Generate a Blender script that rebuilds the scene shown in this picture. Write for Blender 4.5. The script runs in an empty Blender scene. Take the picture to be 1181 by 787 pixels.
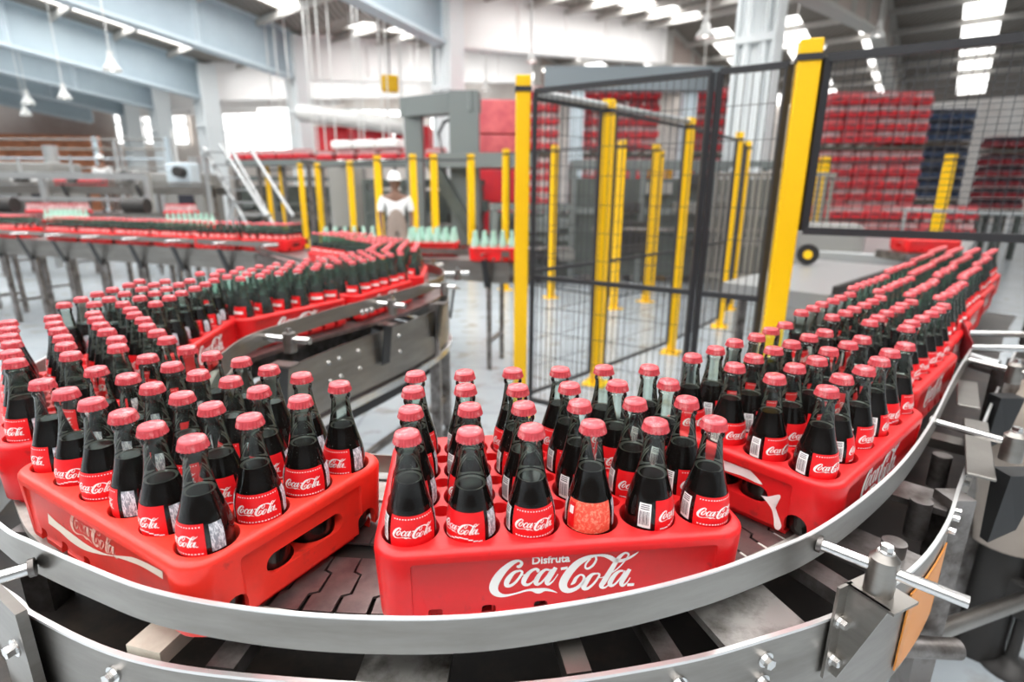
import bpy, bmesh, math, random
from mathutils import Vector, Matrix, Euler
import numpy as np
random.seed(7)
SC = bpy.context.scene
POWER = 300
COL = SC.collection
PI = math.pi

# ---------------------------------------------------------------- camera
PITCH, ROLL, FPX, EYE = 0.2638, 0.0072, 628.74, 1.46
_f = Vector((0, math.cos(PITCH), -math.sin(PITCH))); _r = Vector((1, 0, 0)); _u = _r.cross(_f)
_R = _r * math.cos(ROLL) + _u * math.sin(ROLL); _U = _R.cross(_f)
cam_data = bpy.data.cameras.new('camera')
cam = bpy.data.objects.new('camera', cam_data); COL.objects.link(cam)
cam.matrix_world = Matrix(((_R.x, _U.x, -_f.x, 0), (_R.y, _U.y, -_f.y, 0), (_R.z, _U.z, -_f.z, EYE), (0, 0, 0, 1)))
cam_data.sensor_width = 36; cam_data.lens = FPX / 1181 * 36
cam_data.clip_start = 0.02; cam_data.clip_end = 200
cam_data.dof.use_dof = True; cam_data.dof.focus_distance = 0.74; cam_data.dof.aperture_fstop = 2.9
SC.camera = cam
# ---------------------------------------------------------------- world, lights, exposure
SC.view_settings.view_transform = 'Standard'; SC.view_settings.look = 'None'
SC.view_settings.gamma = 1.0; SC.view_settings.use_curve_mapping = False
SC.view_settings.exposure = 0.15
wd = bpy.data.worlds.new('sky'); SC.world = wd; wd.use_nodes = True
bgn = wd.node_tree.nodes['Background']; bgn.inputs[1].default_value = 1.0
_tc = wd.node_tree.nodes.new('ShaderNodeTexCoord'); _sx = wd.node_tree.nodes.new('ShaderNodeSeparateXYZ'); _rp = wd.node_tree.nodes.new('ShaderNodeValToRGB')
wd.node_tree.links.new(_tc.outputs['Generated'], _sx.inputs[0]); wd.node_tree.links.new(_sx.outputs['Z'], _rp.inputs[0]); wd.node_tree.links.new(_rp.outputs[0], bgn.inputs[0])
_rp.color_ramp.elements[0].position = .02; _rp.color_ramp.elements[0].color = (.10, .10, .10, 1)
_rp.color_ramp.elements[1].position = .6; _rp.color_ramp.elements[1].color = (.75, .78, .8, 1)

def area(name, loc, size, power, rot=(0, 0, 0), col=(1, 1, 1)):
    l = bpy.data.lights.new(name, 'AREA'); l.shape = 'RECTANGLE'; l.size, l.size_y = size; l.energy = power; l.color = col
    o = bpy.data.objects.new(name, l); COL.objects.link(o); o.location = loc; o.rotation_euler = rot
    return o
# daylight comes in through the roof lights over the line (their glazing stands just above each lamp)

# ---------------------------------------------------------------- materials
def mat(name, col, rough=0.5, metal=0.0, noise=None, spec=0.5, emit=None, bump=0.0, coat=0.0):
    """noise = (scale, second colour, contrast low, contrast high[, stretch])"""
    m = bpy.data.materials.new(name); m.use_nodes = True; nt = m.node_tree; b = nt.nodes['Principled BSDF']
    b.inputs['Base Color'].default_value = (*col, 1); b.inputs['Roughness'].default_value = rough
    b.inputs['Metallic'].default_value = metal; b.inputs['Specular IOR Level'].default_value = spec
    b.inputs['Coat Weight'].default_value = coat
    if emit: b.inputs['Emission Color'].default_value = (*emit[:3], 1); b.inputs['Emission Strength'].default_value = emit[3]
    if noise:
        tc = nt.nodes.new('ShaderNodeTexCoord'); mp = nt.nodes.new('ShaderNodeMapping'); nz = nt.nodes.new('ShaderNodeTexNoise')
        rp = nt.nodes.new('ShaderNodeValToRGB'); nt.links.new(tc.outputs['Object'], mp.inputs[0]); nt.links.new(mp.outputs[0], nz.inputs['Vector'])
        if len(noise) > 4: mp.inputs['Scale'].default_value = noise[4]
        nz.inputs['Scale'].default_value = noise[0]; nz.inputs['Detail'].default_value = 6; nz.inputs['Roughness'].default_value = .65
        rp.color_ramp.elements[0].position = noise[2]; rp.color_ramp.elements[0].color = (*col, 1)
        rp.color_ramp.elements[1].position = noise[3]; rp.color_ramp.elements[1].color = (*noise[1], 1)
        nt.links.new(nz.outputs['Fac'], rp.inputs[0]); nt.links.new(rp.outputs[0], b.inputs['Base Color'])
        if bump:
            bp = nt.nodes.new('ShaderNodeBump'); bp.inputs['Strength'].default_value = bump; bp.inputs['Distance'].default_value = .002
            nt.links.new(nz.outputs['Fac'], bp.inputs['Height']); nt.links.new(bp.outputs[0], b.inputs['Normal'])
    return m

def glass_mat(name, tint, edge, fog=0.005):
    m = bpy.data.materials.new(name); m.use_nodes = True; nt = m.node_tree
    for n in list(nt.nodes): nt.nodes.remove(n)
    out = nt.nodes.new('ShaderNodeOutputMaterial'); tr = nt.nodes.new('ShaderNodeBsdfTransparent'); gl = nt.nodes.new('ShaderNodeBsdfGlossy')
    df = nt.nodes.new('ShaderNodeBsdfDiffuse'); df.inputs[0].default_value = (.55, .68, .62, 1)
    lw = nt.nodes.new('ShaderNodeLayerWeight'); lw.inputs[0].default_value = .5
    rp = nt.nodes.new('ShaderNodeValToRGB'); rp.color_ramp.elements[0].color = (*tint, 1); rp.color_ramp.elements[1].color = (*edge, 1)
    rp.color_ramp.elements[0].position = .35; rp.color_ramp.elements[1].position = .93
    nt.links.new(lw.outputs['Facing'], rp.inputs[0]); nt.links.new(rp.outputs[0], tr.inputs[0])
    gl.inputs['Roughness'].default_value = .03; gl.inputs[0].default_value = (1, 1, 1, 1)
    fr = nt.nodes.new('ShaderNodeFresnel'); fr.inputs[0].default_value = 1.52
    m1 = nt.nodes.new('ShaderNodeMixShader'); m1.inputs[0].default_value = fog
    nt.links.new(tr.outputs[0], m1.inputs[1]); nt.links.new(df.outputs[0], m1.inputs[2])
    m2 = nt.nodes.new('ShaderNodeMixShader'); nt.links.new(fr.outputs[0], m2.inputs[0])
    nt.links.new(m1.outputs[0], m2.inputs[1]); nt.links.new(gl.outputs[0], m2.inputs[2]); nt.links.new(m2.outputs[0], out.inputs[0])
    return m

def crate_mat(name, c1, c2):
    """moulded red plastic with scuffs; each crate slightly its own shade"""
    m = mat(name, c1, .36, 0, (9, c2, .45, .75), .5, None, .15)
    nt = m.node_tree; b = nt.nodes['Principled BSDF']; src = b.inputs['Base Color'].links[0].from_socket
    oi = nt.nodes.new('ShaderNodeObjectInfo'); hv = nt.nodes.new('ShaderNodeHueSaturation')
    mr = nt.nodes.new('ShaderNodeMapRange'); mr.inputs[3].default_value = .85; mr.inputs[4].default_value = 1.15
    nt.links.new(oi.outputs['Random'], mr.inputs[0]); nt.links.new(mr.outputs[0], hv.inputs['Value']); nt.links.new(src, hv.inputs['Color'])
    # fine dark scratches
    tc = nt.nodes.new('ShaderNodeTexCoord'); nz = nt.nodes.new('ShaderNodeTexNoise'); nz.inputs['Scale'].default_value = 38; nz.inputs['Detail'].default_value = 8
    rp = nt.nodes.new('ShaderNodeValToRGB'); rp.color_ramp.elements[0].position = .63; rp.color_ramp.elements[1].position = .72
    mx = nt.nodes.new('ShaderNodeMixRGB'); mx.inputs[2].default_value = (.2, .03, .03, 1); ml = nt.nodes.new('ShaderNodeMath'); ml.operation = 'MULTIPLY'; ml.inputs[1].default_value = .45
    nt.links.new(tc.outputs['Object'], nz.inputs['Vector']); nt.links.new(nz.outputs['Fac'], rp.inputs[0]); nt.links.new(rp.outputs[0], ml.inputs[0]); nt.links.new(ml.outputs[0], mx.inputs[0])
    nt.links.new(hv.outputs[0], mx.inputs[1]); nt.links.new(mx.outputs[0], b.inputs['Base Color'])
    return m

M = dict(
    red=crate_mat('red_crate_plastic', (.78, .012, .016), (.62, .02, .016)),
    red_old=crate_mat('worn_red_crate_plastic', (.78, .03, .018), (.6, .035, .02)),
    red_far=mat('far_red_plastic', (.72, .02, .03), .5, 0, (3, (.55, .03, .05), .4, .7)),
    dkred=mat('dark_red_plastic', (.25, .012, .02), .5), pink=mat('pink_wrapped_plastic', (.75, .16, .17), .5, 0, (4, (.55, .08, .1), .4, .7)),
    blue=mat('blue_plastic', (.045, .08, .16), .5),
    cap=mat('red_crown_cap', (.62, .07, .085), .25, .15, (90, (.78, .3, .3), .5, .72)),
    cola=mat('cola_liquid', (.009, .0015, .001), .15, 0, None, .08),
    colatop=mat('cola_surface', (.16, .15, .13), .1),
    glass=glass_mat('green_tinted_glass', (.88, .96, .92), (.22, .34, .29)),
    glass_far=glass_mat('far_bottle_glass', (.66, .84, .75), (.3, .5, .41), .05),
    empty=mat('pale_green_glass', (.42, .64, .54), .15),
    label=mat('red_paper_label', (.8, .008, .012), .35), label_or=mat('orange_paper_label', (.85, .09, .05), .4, 0, (260, (.9, .3, .2), .5, .6)),
    white=mat('white_print', (.9, .9, .88), .5), cream=mat('cream_print', (.82, .74, .62), .6),
    faded=mat('worn_cream_print', (.8, .55, .45), .6, 0, (40, (.7, .06, .04), .45, .62)),
    paint=mat('white_paint_smear', (.88, .74, .72), .5, 0, (25, (.95, .9, .88), .4, .6)),
    ink=mat('dark_print', (.02, .02, .03), .5), panelgrey=mat('grey_print_panel', (.28, .3, .34), .5, 0, (420, (.75, .76, .8), .48, .55, (1, 1, .35))),
    steel=mat('brushed_stainless_steel', (.37, .35, .325), .38, 1, (3, (.23, .213, .195), .35, .75, (1, 1, 6)), bump=.05),
    steel_dk=mat('dirty_steel', (.3, .28, .27), .4, .85, (14, (.09, .075, .065), .4, .68)),
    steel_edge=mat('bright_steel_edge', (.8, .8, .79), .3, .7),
    rod=mat('polished_steel_rod', (.72, .71, .7), .22, 1), iron=mat('dark_cast_metal', (.05, .047, .045), .5, .5),
    rubber=mat('black_plastic', (.014, .014, .015), .45),
    wear=mat('pale_wear_strip', (.56, .55, .51), .45, 0, (18, (.3, .28, .25), .45, .7)),
    chain=mat('steel_chain_plate', (.25, .19, .18), .38, .75, (16, (.12, .085, .085), .4, .7)),
    grease=mat('greasy_dark_sheet', (.035, .03, .028), .4, .2, (7, (.1, .075, .055), .5, .8)),
    stain=mat('stained_tray', (.36, .35, .33), .4, .5, (9, (.06, .05, .04), .42, .62)),
    beige=mat('beige_plastic_block', (.6, .55, .46), .5, 0, (12, (.4, .34, .27), .45, .8)),
    tan=mat('tan_insulation', (.42, .36, .31), .6, 0, (6, (.33, .27, .23), .4, .8)),
    orange=mat('orange_reflection', (.75, .28, .05), .4),  # colour of the reflection painted on the side skirt
    yellow=mat('yellow_paint', (.95, .55, .0), .4), black=mat('black_paint', (.025, .025, .028), .45), wire=mat('dark_wire', (.05, .05, .055), .5),
    galv=mat('galvanised_tube', (.46, .47, .47), .35, .6),
    machine=mat('grey_green_machine_paint', (.085, .1, .09), .5, 0, (2, (.05, .058, .055), .4, .7)),
    machine_lt=mat('grey_machine_paint', (.17, .19, .185), .5), greybox=mat('light_grey_cabinet', (.26, .255, .24), .5),
    girder=mat('shaded_girder', (.42, .51, .56), .55, 0, (.7, (.36, .44, .5), .4, .7)),  # same steel as the far girders, with shade and sky tint in the colour
    girder_lit=mat('lit_girder', (.8, .78, .77), .55), girder_br=mat('concrete_girder', (.42, .34, .3), .6),  # white one: the same steel with light and haze put into the colour
    column=mat('white_column', (.76, .79, .8), .5), column_b=mat('pale_blue_column', (.55, .63, .68), .5),
    purlin=mat('roof_purlin_paint', (.46, .44, .41), .6),
    skypane=mat('skylight_glazing', (.9, .9, .9), .5, emit=(1, .99, .96, 2.6)), lampglow=mat('lamp_glow', (1, 1, 1), .5, emit=(1, .97, .9, 3)),
    whiteplastic=mat('white_enamel', (.8, .8, .78), .35), helmet=mat('white_helmet', (.88, .88, .86), .3),
    skin=mat('brown_skin', (.2, .1, .065), .5), shirt=mat('white_cotton', (.8, .79, .78), .8), apron=mat('taupe_cloth', (.3, .235, .2), .85),
    dkcloth=mat('dark_brown_cloth', (.12, .085, .07), .85), hair=mat('black_hair', (.012, .01, .01), .7), shoe=mat('black_leather', (.02, .02, .02), .4),
    brick=mat('orange_brick', (.8, .32, .17), .8, 0, (3, (.4, .14, .07), .4, .7)),
    wrap=mat('wrapped_bottles', (.5, .3, .3), .35, 0, (9, (.75, .6, .6), .45, .7)),
    slat=mat('grey_brown_slats', (.26, .24, .21), .5), girder_dk=mat('dark_blue_grey_steel', (.2, .23, .25), .5),
    wood=mat('pallet_wood', (.10, .075, .055), .8),
)
def tile_floor():
    m = mat('grey_epoxy_floor', (.40, .44, .47), .22, 0, (1.3, (.34, .375, .40), .35, .75), .5)
    nt = m.node_tree; b = nt.nodes['Principled BSDF']; src = b.inputs['Base Color'].links[0].from_socket
    tc = nt.nodes.new('ShaderNodeTexCoord'); nz = nt.nodes.new('ShaderNodeTexNoise'); nz.inputs['Scale'].default_value = 5; nz.inputs['Detail'].default_value = 8
    rp = nt.nodes.new('ShaderNodeValToRGB'); rp.color_ramp.elements[0].position = .56; rp.color_ramp.elements[1].position = .66
    mx = nt.nodes.new('ShaderNodeMixRGB'); mx.inputs[2].default_value = (.3, .3, .29, 1)
    # joints between the poured bays
    br = nt.nodes.new('ShaderNodeTexBrick'); br.inputs['Scale'].default_value = .5; br.inputs['Mortar Size'].default_value = .006; br.offset = 0
    br.inputs[1].default_value = br.inputs[2].default_value = (1, 1, 1, 1); br.inputs[3].default_value = (.8, .8, .8, 1)
    m2 = nt.nodes.new('ShaderNodeMixRGB'); m2.blend_type = 'MULTIPLY'; m2.inputs[0].default_value = 1
    nt.links.new(tc.outputs['Object'], nz.inputs['Vector']); nt.links.new(tc.outputs['Object'], br.inputs['Vector']); nt.links.new(nz.outputs['Fac'], rp.inputs[0]); nt.links.new(rp.outputs[0], mx.inputs[0])
    nt.links.new(src, mx.inputs[1]); nt.links.new(mx.outputs[0], m2.inputs[1]); nt.links.new(br.outputs[0], m2.inputs[2]); nt.links.new(m2.outputs[0], b.inputs['Base Color'])
    return m
def corrugated():
    m = mat('corrugated_roof_sheet', (.2, .185, .17), .5, .2); nt = m.node_tree; b = nt.nodes['Principled BSDF']
    tc = nt.nodes.new('ShaderNodeTexCoord'); w = nt.nodes.new('ShaderNodeTexWave'); w.bands_direction = 'X'; w.inputs['Scale'].default_value = 1.6
    bp = nt.nodes.new('ShaderNodeBump'); bp.inputs['Strength'].default_value = .8; bp.inputs['Distance'].default_value = .05
    rp = nt.nodes.new('ShaderNodeValToRGB'); rp.color_ramp.elements[0].color = (.15, .13, .11, 1); rp.color_ramp.elements[1].color = (.3, .265, .235, 1)
    nt.links.new(tc.outputs['Object'], w.inputs[0]); nt.links.new(w.outputs[1], bp.inputs['Height']); nt.links.new(bp.outputs[0], b.inputs['Normal'])
    nt.links.new(w.outputs[1], rp.inputs[0]); nt.links.new(rp.outputs[0], b.inputs['Base Color'])
    return m
M['floor'] = tile_floor(); M['roof'] = corrugated()
M['wall'] = mat('pale_rendered_wall', (.8, .75, .71), .8, 0, (.5, (.66, .58, .53), .4, .7))

# ---------------------------------------------------------------- mesh helpers
class MB:
    def __init__(s): s.v = []; s.f = []; s.m = []; s.sm = []
    def add(s, vs, fs, mi=0, smooth=False, mx=None):
        n = len(s.v)
        for p in vs:
            p = Vector(p); s.v.append(tuple(mx @ p) if mx else tuple(p))
        for f in fs: s.f.append([n + i for i in f]); s.m.append(mi); s.sm.append(smooth)
        return s
    def box(s, c, d, rz=0, mi=0, mx=None, bev=0.0):
        x, y, z = d[0] / 2, d[1] / 2, d[2] / 2
        T = Matrix.Translation(c) @ Matrix.Rotation(rz, 4, 'Z')
        if mx: T = T @ mx
        if bev:
            b = min(bev, x * .9, y * .9, z * .9)
            bm = bmesh.new(); bmesh.ops.create_cube(bm, size=1)
            for v in bm.verts: v.co = Vector((v.co.x * d[0], v.co.y * d[1], v.co.z * d[2]))
            bmesh.ops.bevel(bm, geom=list(bm.edges), offset=b, segments=2, profile=.5, affect='EDGES')
            bm.verts.index_update(); s.add([v.co.copy() for v in bm.verts], [[v.index for v in f.verts] for f in bm.faces], mi, False, T); bm.free()
            return s
        vs = [(-x, -y, -z), (x, -y, -z), (x, y, -z), (-x, y, -z), (-x, -y, z), (x, -y, z), (x, y, z), (-x, y, z)]
        return s.add(vs, [(3, 2, 1, 0), (4, 5, 6, 7), (0, 1, 5, 4), (1, 2, 6, 5), (2, 3, 7, 6), (3, 0, 4, 7)], mi, False, T)
    def beam(s, a, b, w, h, mi=0):
        a, b = Vector(a), Vector(b); d = b - a
        q = d.to_track_quat('Y', 'Z').to_matrix().to_4x4()
        return s.box((0, 0, 0), (w, d.length, h), 0, mi, Matrix.Translation((a + b) / 2) @ q)
    def cyl(s, a, b, r, seg=12, mi=0, r2=None, caps=True):
        a, b = Vector(a), Vector(b); d = b - a; q = d.to_track_quat('Z', 'X').to_matrix().to_4x4(); T = Matrix.Translation(a) @ q; L = d.length; r2 = r if r2 is None else r2
        vs = [(r * math.cos(t), r * math.sin(t), 0) for t in (2 * PI * i / seg for i in range(seg))] + [(r2 * math.cos(t), r2 * math.sin(t), L) for t in (2 * PI * i / seg for i in range(seg))]
        s.add(vs, [(i, (i + 1) % seg, seg + (i + 1) % seg, seg + i) for i in range(seg)], mi, seg > 6, T)
        if caps: s.add(vs, [list(range(seg))[::-1], list(range(seg, 2 * seg))], mi, False, T)
        return s
    def tube(s, pts, r, seg=10, mi=0):
        pts = [Vector(p) for p in pts]; n0 = len(s.v)
        up = Vector((0, 0, 1))
        for i, p in enumerate(pts):
            d = (pts[min(i + 1, len(pts) - 1)] - pts[max(i - 1, 0)]).normalized()
            x = d.cross(up); x = x.normalized() if x.length > 1e-4 else Vector((1, 0, 0)); y = x.cross(d)
            for k in range(seg): t = 2 * PI * k / seg; s.v.append(tuple(p + x * r * math.cos(t) + y * r * math.sin(t)))
        for i in range(len(pts) - 1):
            for k in range(seg):
                a, b = n0 + i * seg + k, n0 + i * seg + (k + 1) % seg; s.f.append([a, b, b + seg, a + seg]); s.m.append(mi); s.sm.append(True)
        for e, rv in ((0, False), ((len(pts) - 1), True)):
            s.f.append([n0 + e * seg + k for k in range(seg)]); s.m.append(mi); s.sm.append(False)
        return s
    def lathe(s, prof, seg=24, mi=0, mx=None, smooth=True, close=(True, True)):
        vs = [(r * math.cos(2 * PI * k / seg), r * math.sin(2 * PI * k / seg), z) for r, z in prof for k in range(seg)]
        fs = [(i * seg + k, i * seg + (k + 1) % seg, (i + 1) * seg + (k + 1) % seg, (i + 1) * seg + k) for i in range(len(prof) - 1) for k in range(seg)]
        s.add(vs, fs, mi, smooth, mx)
        if close[0]: s.add(vs[:seg], [list(range(seg))[::-1]], mi, False, mx)
        if close[1]: s.add(vs[-seg:], [list(range(seg))], mi, False, mx)
        return s
    def sweep(s, path, prof, mi=0, smooth=True, close=True):
        """path of (x, y); prof = closed loop of (offset to the left, z) or a function of the path index"""
        P = [Vector((p[0], p[1])) for p in path]; n0 = len(s.v); k = None
        for i, p in enumerate(P):
            d = (P[min(i + 1, len(P) - 1)] - P[max(i - 1, 0)]).normalized(); nrm = Vector((-d.y, d.x))
            pr = prof(i / (len(P) - 1)) if callable(prof) else prof; k = len(pr)
            for j in range(k):
                for o, z in (pr[j], pr[(j + 1) % k]): q = p + nrm * o; s.v.append((q.x, q.y, z))
        for i in range(len(P) - 1):
            for j in range(k if close else k - 1):
                a = n0 + (i * k + j) * 2; s.f.append([a, a + 1, a + 1 + 2 * k, a + 2 * k]); s.m.append(mi); s.sm.append(smooth)
        if close:
            s.f.append([n0 + 2 * j for j in range(k)]); s.m.append(mi); s.sm.append(False)
            s.f.append([n0 + ((len(P) - 1) * k + j) * 2 for j in range(k)][::-1]); s.m.append(mi); s.sm.append(False)
        return s
    def strokes(s, data, fn, mi=0, sub=5):
        """calligraphic strokes (x, y, width) -> ribbons; fn maps (x, y) to 3D"""
        for st in data:
            P = []
            n = len(st)
            for i in range(n - 1):
                p0, p1, p2, p3 = st[max(i - 1, 0)], st[i], st[i + 1], st[min(i + 2, n - 1)]
                for t in (j / sub for j in range(sub)):
                    P.append([.5 * ((2 * b) + (-a + c) * t + (2 * a - 5 * b + 4 * c - d) * t * t + (-a + 3 * b - 3 * c + d) * t ** 3) for a, b, c, d in zip(p0, p1, p2, p3)])
            P.append(list(st[-1])); vs = []
            for i, (x, y, w) in enumerate(P):
                a, b = P[max(i - 1, 0)], P[min(i + 1, len(P) - 1)]; dx, dy = b[0] - a[0], b[1] - a[1]; L = math.hypot(dx, dy) or 1
                w = max(w, .003); vs += [fn(x - dy / L * w / 2, y + dx / L * w / 2), fn(x + dy / L * w / 2, y - dx / L * w / 2)]
            s.add(vs, [(2 * i, 2 * i + 1, 2 * i + 3, 2 * i + 2) for i in range(len(P) - 1)], mi)
        return s
    def mesh(s, name, mats):
        me = bpy.data.meshes.new(name); me.from_pydata(s.v, [], s.f)
        for m in (mats if isinstance(mats, (list, tuple)) else [mats]): me.materials.append(M[m])
        me.polygons.foreach_set('material_index', s.m); me.polygons.foreach_set('use_smooth', s.sm); me.update()
        return me
    def build(s, name, mats, parent=None):
        return link(name, s.mesh(name, mats), parent)
def fixn(me):
    bm = bmesh.new(); bm.from_mesh(me); bmesh.ops.recalc_face_normals(bm, faces=bm.faces); bm.to_mesh(me); bm.free(); return me
def link(name, data, parent=None, loc=None, rz=None):
    o = bpy.data.objects.new(name, data); COL.objects.link(o)
    if parent: o.parent = parent
    if loc is not None: o.location = loc
    if rz is not None: o.rotation_euler = (0, 0, rz)
    return o
def tag(o, label, cat, group=None, kind=None):
    o['label'] = label
    if cat: o['category'] = cat
    if group: o['group'] = group
    if kind: o['kind'] = kind
    return o
def thing(name, label, cat, loc=(0, 0, 0), rz=0, group=None):
    return tag(link(name, None, None, loc, rz), label, cat, group)
def struct(name, mb, mats, label=None):
    o = mb.build(name, mats); fixn(o.data); o['kind'] = 'structure'
    if label: o['label'] = label; o['category'] = name.split('.')[0].replace('_', ' ')
    return o
def dup(root, name=None):
    r = root.copy(); COL.objects.link(r)
    for ch in root.children:
        c = ch.copy(); COL.objects.link(c); c.parent = r
        for g in ch.children:
            d = g.copy(); COL.objects.link(d); d.parent = c
    return r
def spline(pts, n=12):
    P = [Vector(p) for p in pts]; out = []
    for i in range(len(P) - 1):
        p0, p1, p2, p3 = P[max(i - 1, 0)], P[i], P[i + 1], P[min(i + 2, len(P) - 1)]
        for j in range(n):
            t = j / n; out.append(.5 * ((2 * p1) + (-p0 + p2) * t + (2 * p0 - 5 * p1 + 4 * p2 - p3) * t * t + (-p0 + 3 * p1 - 3 * p2 + p3) * t ** 3))
    out.append(P[-1]); return out
def resample(pts, step):
    P = [Vector(p) for p in pts]; out = [P[0].copy()]; acc = 0
    for a, b in zip(P, P[1:]):
        L = (b - a).length
        while acc + L >= step:
            t = (step - acc) / L; a = a.lerp(b, t); out.append(a.copy()); L = (b - a).length; acc = 0
        acc += L
    return out
def offset(path, d):
    P = [Vector((p[0], p[1])) for p in path]; o = []
    for i, p in enumerate(P):
        t = (P[min(i + 1, len(P) - 1)] - P[max(i - 1, 0)]).normalized(); o.append(p + Vector((-t.y, t.x)) * d)
    return o
ORD = ['first', 'second', 'third', 'fourth', 'fifth', 'sixth', 'seventh', 'eighth', 'ninth', 'tenth', 'eleventh', 'twelfth', 'thirteenth', 'fourteenth']
LOGO = \
[[(-0.347, 0.095, 0.014), (-0.329, 0.091, 0.025), (-0.313, 0.113, 0.021), (-0.329, 0.135, 0.017), (-0.368, 0.128, 0.033), (-0.425, 0.083, 0.048), (-0.471, 0.024, 0.06), (-0.5, -0.038, 0.062), (-0.5, -0.085, 0.057), (-0.473, -0.119, 0.041), (-0.424, -0.134, 0.022), (-0.352, -0.123, 0.014), (-0.289, -0.107, 0.016), (-0.243, -0.103, 0.022), (-0.194, -0.116, 0.044), (-0.151, -0.109, 0.026), (-0.105, -0.121, 0.016), (-0.063, -0.142, 0.004)], [(-0.325, 0.058, 0.014), (-0.367, 0.045, 0.025), (-0.405, -0.004, 0.039), (-0.416, -0.047, 0.033), (-0.393, -0.058, 0.024), (-0.357, -0.035, 0.02), (-0.319, 0.018, 0.018), (-0.31, 0.048, 0.016), (-0.33, 0.06, 0.016)], [(-0.319, 0.02, 0.008), (-0.29, 0.024, 0.007), (-0.263, 0.04, 0.008)], [(-0.207, 0.036, 0.012), (-0.199, 0.05, 0.022), (-0.221, 0.062, 0.02), (-0.259, 0.04, 0.027), (-0.292, -0.009, 0.037), (-0.297, -0.045, 0.031), (-0.273, -0.06, 0.022), (-0.24, -0.042, 0.012), (-0.2, 0.008, 0.007)], [(-0.121, 0.047, 0.014), (-0.151, 0.05, 0.02), (-0.186, 0.019, 0.031), (-0.212, -0.033, 0.037), (-0.206, -0.061, 0.026), (-0.176, -0.05, 0.016), (-0.136, 0.002, 0.012), (-0.11, 0.053, 0.01)], [(-0.078, 0.063, 0.029), (-0.11, 0.008, 0.037), (-0.136, -0.046, 0.036), (-0.125, -0.068, 0.02), (-0.094, -0.044, 0.01), (-0.061, 0.009, 0.006)], [(-0.043, 0.049, 0.022), (0.004, 0.054, 0.022)], [(0.03, -0.086, 0.006), (0.052, -0.067, 0.026), (0.067, -0.034, 0.024), (0.096, -0.01, 0.014), (0.121, -0.026, 0.018), (0.117, -0.068, 0.024), (0.08, -0.112, 0.03), (0.025, -0.133, 0.038), (-0.015, -0.112, 0.052), (-0.021, -0.058, 0.06), (0.019, 0.021, 0.058), (0.076, 0.086, 0.051), (0.139, 0.122, 0.036), (0.194, 0.135, 0.02), (0.249, 0.133, 0.022), (0.297, 0.114, 0.032), (0.335, 0.088, 0.034), (0.378, 0.08, 0.026), (0.433, 0.097, 0.02), (0.473, 0.121, 0.014), (0.5, 0.142, 0.004)], [(0.195, 0.133, 0.014), (0.202, 0.103, 0.016), (0.182, 0.06, 0.018), (0.149, 0.036, 0.018), (0.129, 0.046, 0.014), (0.133, 0.077, 0.014), (0.162, 0.114, 0.012)], [(0.213, -0.01, 0.012), (0.176, -0.017, 0.026), (0.138, -0.07, 0.042), (0.124, -0.116, 0.036), (0.15, -0.127, 0.024), (0.191, -0.093, 0.018), (0.224, -0.042, 0.016), (0.23, -0.016, 0.014), (0.21, -0.008, 0.014)], [(0.224, -0.043, 0.008), (0.252, -0.045, 0.007), (0.276, -0.03, 0.008)], [(0.43, 0.114, 0.016), (0.426, 0.133, 0.014), (0.397, 0.138, 0.018), (0.358, 0.099, 0.032), (0.316, 0.02, 0.038), (0.269, -0.072, 0.041), (0.25, -0.114, 0.035), (0.272, -0.131, 0.016), (0.309, -0.103, 0.008)], [(0.429, 0.121, 0.01), (0.406, 0.076, 0.01), (0.354, 0.015, 0.01), (0.286, -0.033, 0.008)], [(0.402, -0.004, 0.014), (0.373, -0.004, 0.02), (0.338, -0.035, 0.032), (0.311, -0.089, 0.037), (0.319, -0.118, 0.025), (0.349, -0.105, 0.016), (0.388, -0.052, 0.012), (0.413, -0.001, 0.01)], [(0.446, 0.007, 0.028), (0.416, -0.047, 0.037), (0.393, -0.1, 0.035), (0.405, -0.125, 0.021), (0.434, -0.1, 0.01), (0.453, -0.062, 0.006)], [(0.436, -0.121, 0.023), (0.485, -0.123, 0.023)]]

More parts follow.
